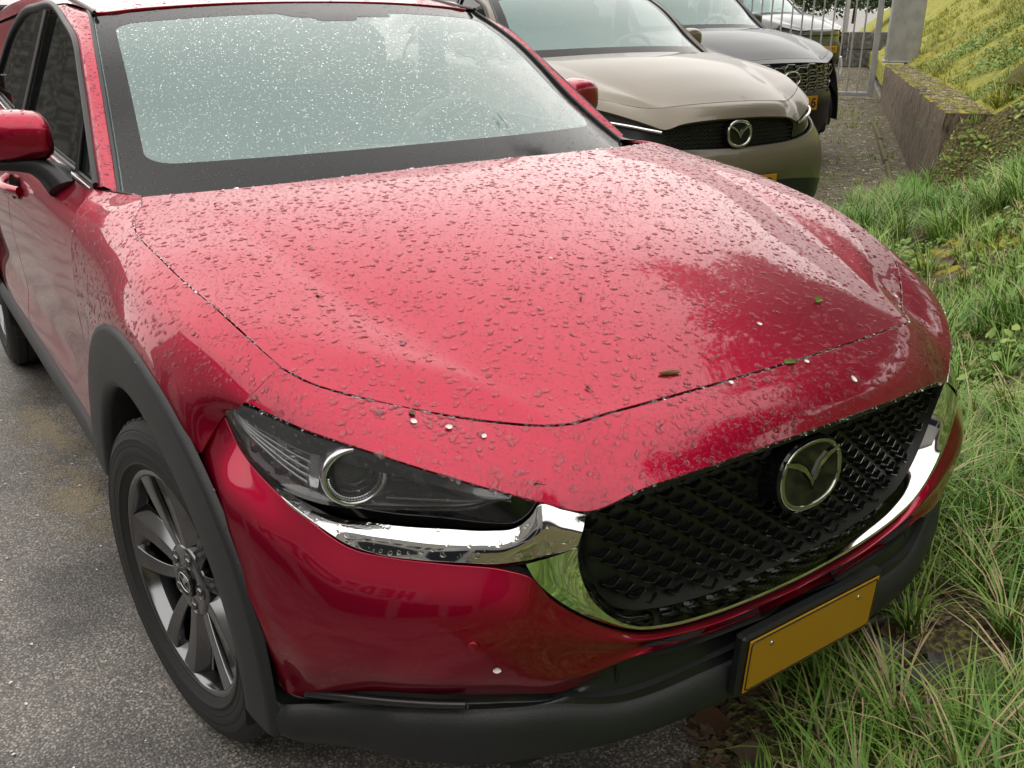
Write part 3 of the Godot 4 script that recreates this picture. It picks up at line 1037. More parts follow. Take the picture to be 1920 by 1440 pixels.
func grille(car: Node3D) -> void:
	var gr := Node3D.new()
	gr.name = numbered("grille", car)
	car.add_child(gr, true)
	# outline of the opening, half: top edge, side, bottom
	var outline := [Vector2(0, .785), Vector2(.27, .775), Vector2(.36, .760), Vector2(.449, .729), Vector2(.452, .690), Vector2(.440, .645), Vector2(.420, .598), Vector2(.391, .555), Vector2(.353, .523), Vector2(.30, .503), Vector2(.21, .488), Vector2(0, .478)]
	var back := []
	for i in 25:
		var row := PackedVector3Array()
		for j in 61:
			var x := lerpf(-0.47, 0.47, j / 60.0); var y := lerpf(0.47, 0.79, i / 24.0)
			row.append(Vector3(x, y, grille_z(x, y) - 0.016 - 0.08 * smoothstep(0.42, 0.46, absf(x)) - 0.05 * smoothstep(0.72, 0.78, y + 0.05 * absf(x)) - 0.06 * smoothstep(0.53, 0.48, y)))
		back.append(row)
	var bb := MB.new()
	bb.grid(back, Vector3(0, .6, -3))
	obj("backing", bb, mats.grille_back, gr)
	# rows of small bird-shaped fins, staggered
	var fin := MB.new()
	var fp := [[-.0175, .003], [-.009, -.001], [0, -.004], [.009, -.001], [.0175, .003]]
	var rows := [PackedVector3Array(), PackedVector3Array(), PackedVector3Array(), PackedVector3Array()]
	for q in fp:
		rows[0].append(Vector3(q[0], q[1] + .0045, -.012))
		rows[1].append(Vector3(q[0], q[1] + .0030, -.001 - absf(q[0]) * 0.25))
		rows[2].append(Vector3(q[0], q[1] + .0005, -.0003 - absf(q[0]) * 0.25))
		rows[3].append(Vector3(q[0], q[1] - .0040, -.014))
	fin.grid(rows, Vector3(0, 0, -1))
	var fm := fin.mesh()
	fm.surface_set_material(0, mats.grille_black)
	var poly := PackedVector2Array(outline)
	for i in range(outline.size() - 1, -1, -1): poly.append(Vector2(-outline[i].x, outline[i].y))
	var k := 0
	for r in 16:
		var y := 0.778 - r * 0.0205
		for cidx in range(-9, 10):
			var x := (cidx + (0.5 if r % 2 else 0.0)) * 0.054
			var pt := Vector2(x, y)
			if not (Geometry2D.is_point_in_polygon(pt, poly) and Geometry2D.is_point_in_polygon(pt + Vector2(.012 * signf(x), 0), poly)): continue
			if Vector2(x / .088, (y - .682) / .074).length() < 1.0: continue
			var slope := -2.0 * 0.16 * x
			shared("fin", fm, Transform3D(Basis(Vector3.UP, -atan(slope)), Vector3(x, y, grille_z(x, y) - 0.001)), gr)
			k += 1
	var brow := MB.new()
	var bp := PackedVector3Array()
	for p in both(V([0,.766,.834, .09,.7655,.833, .18,.763,.829, .27,.758,.820, .36,.747,.802, .444,.722,.774])): bp.append(p)
	brow.tube(sampled(bp, 90), 0.006, 8, Vector2(1.5, 1.0))
	obj('grille_brow', brow, mats.grille_back, gr)
	# chrome surround below the grille: inner edge, front ridge, outer edge
	var inn := V([.449,.729,.786, .447,.690,.780, .442,.645,.774, .422,.598,.775, .393,.555,.778, .355,.523,.781, .300,.503,.784, .210,.488,.788, .1,.480,.790, 0,.478,.790])
	var rid := V([.474,.690,.805, .470,.660,.803, .460,.625,.803, .440,.583,.806, .405,.543,.811, .362,.513,.815, .303,.494,.819, .212,.479,.823, .1,.471,.826, 0,.469,.827])
	var out := V([.540,.668,.770, .527,.640,.775, .503,.608,.786, .458,.566,.799, .412,.533,.807, .362,.504,.812, .302,.485,.817, .21,.470,.821, .1,.462,.824, 0,.460,.825])
	var top_ridge := PackedVector3Array([rid[0]])
	for side in [[inn, rid, "surround_inner_face"], [rid, out, "surround_outer_face"]]:
		var md := PackedVector3Array()
		for i in inn.size(): md.append(side[0][i].lerp(side[1][i], 0.5) + Vector3(0, 0.1, 1).normalized() * 0.003)
		var a := both(_rev(side[0])); var m := both(_rev(md)); var b := both(_rev(side[1]))
		panel(side[2], patch([a, m, b], 121, 9), mats.chrome, gr, Vector3(0, .75, .2) if side[2] == "surround_outer_face" else Vector3(0, -1, 0.0), "", 0.0, 0.0, false)
	# dark sill inside the bottom of the opening
	var sill := patch([both(_rev(inn)), both(_rev(V([.44,.725,.76, .436,.690,.752, .428,.650,.744, .406,.612,.744, .375,.578,.745, .335,.553,.747, .285,.537,.750, .20,.523,.755, .1,.516,.758, 0,.514,.758])))], 121, 5)
	panel("surround_sill", sill, mats.grille_back, gr, Vector3(0, .3, .5), "", 0.0, 0.0, false)
	# badge: black lens with an oval ring and wing
	var tilt := Basis(Vector3.RIGHT, -0.10)
	var xf := Transform3D(tilt, Vector3(0, .682, .832))
	var em := emblem_shapes(0.150, 0.121)
	var plate := PackedVector2Array()
	for p in em[0]: plate.append(Vector2(p.x, p.y) * 1.10)
	plate.remove_at(plate.size() - 1)
	var eb := MB.new()
	eb.prism(plate, -0.05, 0.004, xf, 0.003)
	obj("badge_lens", eb, mats.gloss_black, gr)
	eb = MB.new()
	var ring := PackedVector3Array()
	for p in em[0]: ring.append(xf * (p * 0.965 + Vector3(0, 0, .0035)))
	eb.tube(ring, 0.0052, 10, Vector2(1, 0.75), Vector3(0, 0, 1), false)
	obj("badge_ring", eb, mats.badge_metal, gr)
	eb = MB.new()
	eb.prism(em[1], 0.0, 0.0075, xf, 0.0022)
	obj("badge_wing", eb, mats.badge_metal, gr)

func _rev(a: PackedVector3Array) -> PackedVector3Array:
	var b := a.duplicate()
	b.reverse()
	return b

func cabin(car: Node3D) -> void:
	var red: Material = paint
	screen_grid = patch(screen_rows(), 121, 71)
	panel("windscreen", screen_grid, mats.misted_glass, car, CENTRE, "", 0.0, 0.0, false)
	var fb := MB.new()
	var band := frit_band(screen_grid, Rect2(0.038, 0.245, 0.924, 0.657), Vector2(0.045, 0.05), 0.0006, CENTRE)
	fb.grid(band, CENTRE)
	obj("windscreen_border", fb, mats.frit, car)
	# camera housing print hanging from the top edge
	fb = MB.new()
	var prof := [[0.335, .93], [0.36, .925], [.385, .900], [.41, .875], [.43, .862], [.452, .862], [.462, .845], [.475, .838], [.55, .838], [.562, .845], [.572, .862], [.655, .862], [.664, .875], [.666, .93]]
	var cover := []
	for k in 12: cover.append(PackedVector3Array())
	for i in (prof.size() - 1) * 6 + 1:
		var t := i / 6.0
		var j := mini(int(t), prof.size() - 2)
		var u := lerpf(prof[j][0], prof[j + 1][0], t - j); var v := lerpf(prof[j][1], prof[j + 1][1], t - j)
		for k in 12: cover[k].append(surf(screen_grid, u, lerpf(.955, v, k / 11.0)) + Vector3(0, .83, .55) * 0.0007)
	fb.grid(cover, CENTRE)
	obj("camera_cover", fb, mats.frit, car)
	# A-pillars: painted strip between the windscreen and the side windows, with a rubber lip at the glass
	var a_in := V([.742,1.026,-.545, .718,1.088,-.655, .696,1.155,-.762, .677,1.223,-.856, .658,1.288,-.953, .632,1.355,-1.084, .614,1.393,-1.172, .602,1.410,-1.260])
	var a_out := V([.780,1.034,-.600, .758,1.102,-.702, .734,1.176,-.819, .710,1.250,-.940, .685,1.327,-1.068, .669,1.377,-1.251, .654,1.423,-1.47, .653,1.426,-1.60])
	var ridge := PackedVector3Array(); var r_in := PackedVector3Array(); var r_out := PackedVector3Array()
	for i in a_in.size():
		var q := a_in[i].lerp(a_out[i], 0.52) + Vector3(.45, .80, .40) * 0.013
		ridge.append(q); r_in.append(a_in[i].lerp(q, 0.85)); r_out.append(q.lerp(a_out[i], 0.15))
	pillar_grid = patch([a_in, r_in, ridge, r_out, a_out], 61, 25)
	var cowl := patch([V([.737,1.030,-.555, .735,1.034,-.50, .733,1.037,-.45, .727,1.038,-.395]), V([.780,1.032,-.595, .752,1.033,-.520, .737,1.036,-.455, .730,1.037,-.400])], 13, 5)
	for s in [-1, 1]:
		panel("windscreen_pillar", flipped(pillar_grid) if s < 0 else pillar_grid, red, car, CENTRE, "tb", 0.001, 0.02)
		var lip := PackedVector3Array()
		for p in even(a_in, 50): lip.append(Vector3(p.x * s, p.y, p.z) + Vector3(-s * 0.001, 0.0, 0.002))
		var lb := MB.new()
		lb.tube(lip, 0.0055, 8)
		obj("screen_seal", lb, mats.rubber_trim, car)
		panel("scuttle_corner", flipped(cowl) if s < 0 else cowl, mats.black_plastic, car, CENTRE, "", 0.0, 0.0, false)
	# black scuttle under the back edge of the bonnet
	var sc := patch([both(V([0,1.050,-.245, .32,1.047,-.252, .52,1.040,-.315, .66,1.030,-.37, .735,1.022,-.41])), both(V([0,.995,-.30, .32,.995,-.32, .52,.99,-.40, .66,.985,-.50, .76,.98,-.58]))], 61, 5)
	panel("scuttle", sc, mats.black_plastic, car, CENTRE, "", 0.0, 0.0, false)
	# roof
	var hd := V([0,1.430,-1.105, .12,1.4295,-1.110, .25,1.427,-1.120, .40,1.420,-1.140, .50,1.413,-1.157, .575,1.405,-1.172, .600,1.404,-1.205])
	var rows := [hd]
	for q in [[-1.5, 1.472, 0.0], [-2.1, 1.485, 0.0], [-2.7, 1.455, -0.02], [-3.25, 1.385, -0.06]]:
		var r := PackedVector3Array()
		for p in hd:
			var f := p.x / 0.6
			r.append(Vector3(p.x * (1.0 + q[2]), q[1] - 0.03 * f * f * f, q[0] - 0.0))
		rows.append(r)
	var full := []
	for r in rows: full.append(both(r))
	roof_grid = patch(full, 61, 33)
	panel("roof", roof_grid, red, car, CENTRE, "tlr", 0.002, 0.015)
	for s in [-1, 1]:
		var rail := patch([V([.600,1.408,-1.21, .598,1.440,-1.5, .598,1.453,-2.1, .590,1.423,-2.7, .565,1.35,-3.25]), V([.632,1.428,-1.35, .636,1.446,-1.6, .640,1.445,-2.1, .640,1.40,-2.7, .62,1.33,-3.25]), V([.654,1.424,-1.47, .655,1.424,-1.65, .663,1.402,-2.02, .690,1.34,-2.7, .68,1.26,-3.2])], 41, 9)
		panel("roof_rail", flipped(rail) if s < 0 else rail, red, car, CENTRE, "t", 0.002, 0.01)
		var ditch := MB.new()
		var dp := PackedVector3Array()
		for p in even(V([.604,1.402,-1.16, .601,1.409,-1.22, .599,1.441,-1.5, .599,1.452,-2.1, .592,1.424,-2.7]), 40): dp.append(Vector3(p.x * s, p.y + 0.001, p.z))
		ditch.tube(dp, 0.006, 8)
		obj("roof_moulding", ditch, mats.rubber_trim, car)
	# side windows: dark glass sheets with black frames and a bright strip along the waist
	var tilt := func(p: Vector3, d: float) -> Vector3: return p + Vector3(0.951, 0.308, 0) * d
	var w_top := V([.777,1.036,-.601, .707,1.251,-.939, .682,1.328,-1.067, .666,1.378,-1.25, .651,1.421,-1.47, .652,1.418,-1.737, .658,1.398,-1.996, .682,1.327,-2.194, .720,1.205,-2.36, .745,1.135,-2.47])
	var w_bot := V([.777,1.034,-.612, .775,1.042,-.85, .772,1.049,-1.10, .770,1.056,-1.28, .767,1.065,-1.50, .763,1.075,-1.68, .758,1.090,-1.87, .754,1.104,-2.04, .750,1.120,-2.24, .745,1.132,-2.46])
	var win := patch([w_top, w_bot], 81, 17)
	for s in [-1, 1]:
		var w: Array = flipped(win) if s < 0 else win
		panel("side_glass", pushed(w, CENTRE, -0.006), mats.side_glass, car, CENTRE, "", 0.0, 0.0, false)
		for e in [[w[0], 0.013, "window_frame"], [w[16], 0.009, "waist_seal"]]:
			var tb := MB.new()
			tb.tube(even(e[0], 90), e[1], 8, Vector2(0.6, 1.0))
			obj(e[2], tb, mats.rubber_trim, car)
		var ch := MB.new()
		var cp := PackedVector3Array()
		for p in even(w[16], 90): cp.append(p + Vector3(0.010 * s, -0.008, 0))
		ch.tube(cp, 0.0065, 8, Vector2(0.7, 1.2))
		obj("waist_strip", ch, mats.satin_chrome, car)
		# B-pillar cover and the door-glass divider
		for d in [[-1.48, -1.625, -1.65, -1.875, "door_pillar"], [-1.515, -1.665, -1.55, -1.70, "pillar_edge"]]:
			var q := MB.new()
			var col := []
			for i in 9:
				var t := i / 8.0
				var row := PackedVector3Array()
				for k in 3:
					var z := lerpf(lerpf(d[0], d[1], t), lerpf(d[2], d[3], t), k / 2.0)
					var p: Vector3 = tilt.call(Vector3(lerpf(.657, .766, t), lerpf(1.409, 1.07, t), z), 0.0035 if d[4] == "door_pillar" else 0.008)
					row.append(Vector3(p.x * s, p.y, p.z))
				col.append(row)
			q.grid(col, CENTRE)
			obj(d[4], q, mats.gloss_black if d[4] == "door_pillar" else mats.rubber_trim, car)
		# small fixed quarter pane behind the mirror
		var bar := MB.new()
		var bp := PackedVector3Array()
		for p in [Vector3(.736, 1.165, -.825), Vector3(.755, 1.11, -.815), Vector3(.776, 1.043, -.80)]: bp.append(Vector3(p.x * s, p.y, p.z))
		bar.tube(bp, 0.009, 8, Vector2(0.5, 1.2))
		obj("quarter_bar", bar, mats.rubber_trim, car)
	# inside: dash, steering wheel, seats, mirror, roof lining
	var db := MB.new()
	var dash := patch([both(V([0,.985,-.33, .4,.985,-.38, .72,.98,-.55])), both(V([0,.99,-.55, .4,.99,-.58, .72,.985,-.70])), both(V([0,.965,-.78, .4,.975,-.80, .72,.96,-.86])), both(V([0,.86,-.84, .4,.88,-.85, .72,.86,-.92])), both(V([0,.55,-.80, .4,.55,-.80, .72,.55,-.88]))], 41, 25)
	db.grid(dash, Vector3(0, .6, -.3))
	db.box(Vector3(.37, 1.005, -.74), Vector3(.36, .06, .18), Basis(), 0.028)
	db.box(Vector3(-.02, 1.01, -.72), Vector3(.25, .085, .03), Basis(Vector3.RIGHT, -0.2), 0.008)
	obj("dashboard", db, mats.interior, car)
	var sw := MB.new()
	var sx := Transform3D(Basis(Vector3.RIGHT, 0.42), Vector3(.37, .985, -.96))
	var ring := PackedVector3Array()
	for i in 49: ring.append(sx * Vector3(cos(TAU * i / 48.0) * .178, sin(TAU * i / 48.0) * .175, 0))
	sw.tube(ring, 0.0155, 10, Vector2.ONE, Vector3(0, .4, 1), false)
	sw.box(sx * Vector3(0, -.01, .02), Vector3(.15, .11, .05), sx.basis, 0.02)
	for a in [0.15, PI - 0.15, -PI / 2]: sw.box(sx * Vector3(cos(a) * .11, sin(a) * .11, .01), Vector3(.13, .03, .02), sx.basis * Basis(Vector3(0, 0, 1), a), 0.006)
	obj("steering_wheel", sw, mats.interior, car)
	for x in [-.37, .37]:
		var sb := MB.new()
		sb.box(Vector3(x, .93, -1.52), Vector3(.48, .62, .14), Basis(Vector3.RIGHT, -0.32), 0.06)
		sb.box(Vector3(x, 1.27, -1.63), Vector3(.26, .17, .10), Basis(Vector3.RIGHT, -0.2), 0.045)
		sb.box(Vector3(x, .60, -1.25), Vector3(.50, .16, .54), Basis(Vector3.RIGHT, 0.1), 0.06)
		obj("seat", sb, mats.interior, car)
	var rs := MB.new()
	rs.box(Vector3(0, .88, -2.35), Vector3(1.25, .6, .16), Basis(Vector3.RIGHT, -0.4), 0.06)
	rs.box(Vector3(0, .56, -2.05), Vector3(1.25, .16, .5), Basis(), 0.06)
	obj("rear_seat", rs, mats.interior_dark, car)
	var lc := MB.new()
	lc.box(Vector3(0, 1.17, -2.98), Vector3(1.24, .52, .03), Basis(), .01)
	obj('load_screen', lc, mats.interior_dark, car)
	var mr := MB.new()
	mr.box(Vector3(0, 1.335, -1.05), Vector3(.24, .07, .035), Basis(Vector3.RIGHT, 0.15), 0.016)
	obj("rear_view_mirror", mr, mats.interior_dark, car)
	var lin_b := MB.new()
	lin_b.grid(pushed(roof_grid, CENTRE, -0.035), -1.0)
	obj("roof_lining", lin_b, mats.interior_light, car)
	for s in [-1, 1]:
		var pi_ := MB.new()
		var ig := pushed(pillar_grid, CENTRE, -0.03)
		pi_.grid(flipped(ig) if s < 0 else ig, -1.0)
		obj("pillar_trim", pi_, mats.interior_light, car)
	var fl := MB.new()
	fl.box(Vector3(0, .33, -1.5), Vector3(1.5, .06, 2.6), Basis(), 0.01)
	obj("cabin_floor", fl, mats.interior_dark, car)

func side_trim(car: Node3D) -> void:
	for s in [-1.0, 1.0]:
		panel("wheel_arch_moulding", arch(0.0, -80, 92, s), mats.cladding, car, Vector3(0, .338, 0), "", 0.0, 0.0, false)
		panel("wheel_arch_moulding", arch(-2.655, -88, 80, s), mats.cladding, car, Vector3(0, .338, -2.655), "", 0.0, 0.0, false)
		for z in [0.0, -2.655]:
			panel("wheel_well", wheel_well(z, s), mats.liner, car, -1.0, "", 0.0, 0.0, false)
		# sill moulding between the arches
		var rows := []
		for q in [[.876, .476], [.884, .468], [.890, .452], [.889, .420], [.878, .392], [.850, .376], [.78, .30]]:
			var r := PackedVector3Array()
			for z in [-.455, -.47, -.50, -.9, -1.4, -1.9, -2.12, -2.16, -2.19]: r.append(Vector3(q[0] * s, q[1] - (0.006 if z > -.6 else 0.0), z))
			rows.append(r)
		panel("sill_moulding", patch(rows, 49, 25), mats.cladding, car, CENTRE, "", 0.0, 0.0, false)
		# door handle
		for z in [-1.30, -2.10]:
			var hb := MB.new()
			var hp := PackedVector3Array()
			for i in 13:
				var t := i / 12.0
				hp.append(Vector3(s * (.868 + .030 * sin(t * PI)), .945 + .012 * t, z + .10 - .20 * t))
			hb.tube(hp, 0.013, 10, Vector2(0.75, 1.1))
			obj("door_handle", hb, paint, car)
			var cup := MB.new()
			cup.lathe([Vector2(0.0, -.014), Vector2(.03, -.010), Vector2(.046, .0015)].map(func(p): return p), Transform3D(Basis.looking_at(Vector3(-s, -0.12, 0)) * Basis.from_scale(Vector3(1.5, .75, 1)), Vector3(s * .868, .945, z)), 24)
			obj("handle_cup", cup, mats.gap, car)

func mirrors(car: Node3D) -> void:
	# painted cap, lofted from its inner end by the window to its outer end
	var sec := []
	for q in [[.803, .014, .026, -.93, 1.114], [.807, .042, .052, -.935, 1.117], [.819, .055, .066, -.942, 1.119], [.85, .060, .072, -.953, 1.121], [.90, .061, .072, -.965, 1.122], [.938, .057, .066, -.975, 1.121], [.965, .046, .052, -.985, 1.118], [.977, .022, .026, -.992, 1.115]]:
		var r := PackedVector3Array()
		for i in 33:
			var a := TAU * i / 32.0
			var c := cos(a); var sn := sin(a)
			var px := signf(c) * pow(absf(c), 0.62); var py := signf(sn) * pow(absf(sn), 0.62)
			if px < 0: px *= 0.55
			r.append(Vector3(q[0], q[4] + py * q[1] + (0.006 if py > 0 and px > 0 else 0.0) * -px, q[3] + px * q[2]))
		sec.append(r)
	mirror_grid = []
	var dense := patch(sec, 49, 33)
	for r in dense: mirror_grid.append(r)
	for s in [-1, 1]:
		var m := Node3D.new()
		m.name = numbered("wing_mirror", car)
		car.add_child(m, true)
		var g: Array = flipped(mirror_grid) if s < 0 else mirror_grid
		var cb := MB.new()
		cb.grid(g, Vector3(.89 * s, 1.118, -.96), true)
		obj("mirror_cap", cb, paint, m)
		var ab := MB.new()
		var path := V([.94,1.052,-.97, .89,1.052,-.945, .845,1.048,-.905, .82,1.036,-.86, .797,1.004,-.80])
		if s < 0: path = near(path)
		ab.tube(even(path, 24), [.022, .023, .024, .025, .026, .027, .028, .029, .030, .031, .032, .033, .034, .034, .035, .036, .037, .038, .039, .040, .041, .042, .043, .044], 14, Vector2(1.35, 0.55))
		obj("mirror_arm", ab, mats.black_plastic, m)
		var gb := MB.new()
		gb.box(Vector3(s * .89, 1.118, -1.014), Vector3(.12, .085, .006), Basis(Vector3.UP, s * 0.25), 0.002)
		obj("mirror_glass", gb, mats.chrome, m)

func rear_body(car: Node3D) -> void:
	# the part behind the doors: quarter panels, tail and rear bumper
	var red: Material = paint
	var c := []
	for q in [[-2.265, -40.0], [-2.40, -24.0], [-2.655, 0.0], [-2.90, 26.0], [-3.05, 45.0], [-3.20, 62.0]]:
		var a := deg_to_rad(q[1])
		var col := PackedVector3Array()
		var z: float = q[0]
		var yb := lerpf(1.145, 1.16, (-z - 2.26) / 0.95)
		col.append(Vector3(.775 - (-z - 2.26) * 0.06, yb, z))
		col.append(Vector3(.835 - (-z - 2.26) * 0.03, yb - 0.10, z))
		col.append(Vector3(.872, .90, lerpf(z, -2.655 - 0.53 * sin(a), 0.5)))
		col.append(Vector3(.884, .338 + .531 * cos(a), -2.655 - .531 * sin(a)))
		c.append(col)
	c[0][3] = Vector3(.882, .470, -2.265); c[0][2] = Vector3(.874, .86, -2.265)
	var rows := []
	for k in 4:
		var r := PackedVector3Array()
		for col in c: r.append(col[k])
		rows.append(r)
	var g := patch(rows, 41, 25)
	var tail := patch([both(V([0,1.12,-3.46, .4,1.12,-3.43, .70,1.15,-3.25, .718,1.16,-3.2])), both(V([0,.95,-3.50, .4,.95,-3.48, .76,.95,-3.34, .86,.93,-3.2])), both(V([0,.65,-3.54, .45,.65,-3.52, .80,.65,-3.36, .884,.62,-3.13])), both(V([0,.35,-3.52, .45,.35,-3.50, .78,.35,-3.36, .87,.36,-3.12]))], 61, 25)
	var rear_glass := patch([both(V([0,1.37,-3.26, .35,1.365,-3.24, .55,1.34,-3.2])), both(V([0,1.24,-3.38, .35,1.235,-3.36, .62,1.24,-3.25])), both(V([0,1.12,-3.46, .4,1.12,-3.43, .70,1.15,-3.25]))], 41, 13)
	for s in [-1, 1]:
		panel("rear_quarter", flipped(g) if s < 0 else g, red, car, CENTRE, "l", 0.002, 0.012)
		var dpil := patch([V([.672,1.385,-2.07, .69,1.33,-2.75, .66,1.26,-3.2]), V([.718,1.215,-2.36, .735,1.20,-2.75, .70,1.19,-3.22]), V([.770,1.148,-2.42, .755,1.15,-2.75, .718,1.16,-3.2])], 21, 9)
		panel("rear_pillar", flipped(dpil) if s < 0 else dpil, red, car, CENTRE, "", 0.0, 0.0, false)
	panel("tailgate", tail, red, car, CENTRE, "", 0.0, 0.0, false)
	panel("rear_window", rear_glass, mats.privacy_glass, car, CENTRE, "", 0.0, 0.0, false)
	var ub := MB.new()
	ub.box(Vector3(0, .30, -1.30), Vector3(1.10, .10, 4.1), Basis(), 0.02)
	obj("underbody", ub, mats.liner, car)
	var bay := MB.new()
	bay.box(Vector3(0, .60, .05), Vector3(1.12, .50, 1.0), Basis(), 0.05)
	obj("engine_bay", bay, mats.liner, car)

# ---------------------------------------------------------------- the other parked cars
func lettering(called: String, text: String, height: float, depth: float, m: Material, xf: Transform3D, parent: Node, font := "Droid Sans", weight := 700) -> MeshInstance3D:
	var t := TextMesh.new()
	var f := SystemFont.new()
	f.font_names = PackedStringArray([font]); f.font_weight = weight
	t.font = f; t.text = text; t.font_size = 64; t.pixel_size = height / 46.0; t.depth = depth; t.curve_step = 1.0
	var am := ArrayMesh.new()
	am.add_surface_from_arrays(Mesh.PRIMITIVE_TRIANGLES, t.get_mesh_arrays())
	am.surface_set_material(0, m)
	return shared(called, am, xf, parent)

func front_plate(car: Node3D, at: Vector3, pitch: float, text: String, tx: float) -> void:
	var b := Basis(Vector3.RIGHT, pitch)
	var pb := MB.new()
	pb.box(at, Vector3(.52, .11, .006), b, 0.002)
	var p := obj("number_plate", pb, mats.plate_yellow, car)
	if text: lettering("plate_text", text, 0.072, 0.002, mats.plate_black, Transform3D(b, at + b * Vector3(tx, 0, .0035)), p)

func beige_car() -> void:
	paint = mats.beige_paint
	var car := base("beige_car", Vector3(3.06, 0, -2.91), -0.15)
	car.scale = Vector3(1.05, 1.06, 1.0)
	tag(car, "beige crossover with a slim black grille, parked second in the row", "car")
	body_shell(car, 0.5)
	panel("nose_panel", patch(nose_rows(), 81, 17), paint, car, CENTRE, "tb", 0.002, 0.014, false)
	var top := V([.818,.815,.335, .806,.760,.40, .765,.715,.53, .690,.685,.645, .560,.655,.755, .440,.635,.800, .200,.622,.838, 0,.618,.846])
	var m1 := V([.858,.72,.37, .850,.665,.455, .800,.625,.575, .720,.60,.685, .585,.585,.785, .450,.575,.828, .200,.568,.862, 0,.565,.870])
	var mid := V([.866,.58,.43, .858,.540,.50, .808,.515,.61, .728,.50,.715, .600,.49,.805, .450,.485,.845, .200,.480,.876, 0,.478,.884])
	var bot := V([.846,.40,.50, .838,.375,.53, .790,.365,.635, .715,.385,.730, .600,.405,.800, .450,.420,.832, .200,.425,.860, 0,.425,.866])
	var low := V([.838,.30,.49, .83,.28,.53, .775,.27,.62, .70,.265,.71, .58,.26,.79, .44,.26,.83, .2,.26,.855, 0,.26,.86])
	var und := V([.80,.22,.44, .79,.215,.47, .72,.215,.55, .65,.21,.63, .53,.205,.70, .40,.205,.74, .18,.205,.76, 0,.205,.765])
	var g := patch([top, m1, mid, bot], 81, 25)
	var l := patch([bot, low, und], 81, 13)
	for s in [-1, 1]:
		panel("bumper_skin", flipped(g) if s < 0 else g, paint, car, CENTRE, "tbl", 0.002, 0.014)
		panel("lower_bumper", flipped(l) if s < 0 else l, mats.black_plastic, car, CENTRE, "", 0.0, 0.0, false)
		# slim lamp: dark pocket with a bright blade, clear end at the corner
		var up := V([.8165,.842,.343, .775,.838,.449, .692,.815,.583, .611,.789,.676, .530,.760,.738, .449,.731,.786])
		var lo := V([.818,.812,.338, .790,.737,.44, .690,.690,.640, .600,.668,.720, .520,.650,.765, .440,.640,.792])
		var q := patch([up, lo], 49, 13)
		panel("lamp_pocket", pushed(flipped(q) if s < 0 else q, CENTRE, -0.02), mats.lamp_dark, car, CENTRE, "", 0.0, 0.0, false)
		var lens := sub(q, 0, 12, 0, 16)
		panel("headlight", pushed(flipped(lens) if s < 0 else lens, CENTRE, 0.001), mats.lens, car, CENTRE, "", 0.0, 0.0, false)
		var bl := MB.new()
		var bp := PackedVector3Array()
		for i in 24:
			var p := surf(q, lerpf(0.12, 0.97, i / 23.0), lerpf(0.52, 0.20, i / 23.0))
			bp.append(Vector3(p.x * s, p.y, p.z))
		bl.tube(bp, 0.010, 8, Vector2(0.7, 1.1))
		obj("lamp_blade", bl, mats.chrome, car)
	# grille slot with a fine net, and the badge
	var gr := patch([both(V([0,.790,.80, .25,.775,.785, .44,.735,.745, .47,.69,.735])), both(V([0,.60,.80, .25,.605,.785, .43,.625,.755, .47,.64,.735]))], 61, 7)
	panel("grille", gr, mats.grille_back, car, CENTRE, "", 0.0, 0.0, false)
	for k in 7:
		var y := 0.635 + k * 0.021
		var nb := MB.new()
		var np := PackedVector3Array()
		for i in 61:
			var x := lerpf(-.43, .43, i / 60.0)
			np.append(Vector3(x, y + (0.006 if i % 2 else -0.006), .822 - 0.27 * x * x - 0.05 * (1.0 - absf(x))* 0.0))
		nb.tube(np, 0.0028, 5)
		obj("grille_net", nb, mats.grille_black, car)
	var xf := Transform3D(Basis(Vector3.RIGHT, -0.08), Vector3(0, .695, .852))
	var em := emblem_shapes(0.158, 0.140)
	var plate := PackedVector2Array()
	for p in em[0]: plate.append(Vector2(p.x, p.y) * 1.07)
	plate.remove_at(plate.size() - 1)
	var eb := MB.new()
	eb.prism(plate, -0.04, 0.0, xf, 0.003)
	obj("badge_back", eb, mats.gloss_black, car)
	eb = MB.new()
	var ring := PackedVector3Array()
	for p in em[0]: ring.append(xf * (p * 0.95))
	eb.tube(ring, 0.0095, 10, Vector2(1, 0.9), Vector3(0, 0, 1), false)
	obj("badge_ring", eb, mats.satin_chrome, car)
	eb = MB.new()
	eb.prism(em[1], -0.004, 0.010, xf, 0.003)
	obj("badge_wing", eb, mats.satin_chrome, car)
	front_plate(car, Vector3(0, .412, .884), 0.0, "2", .205)

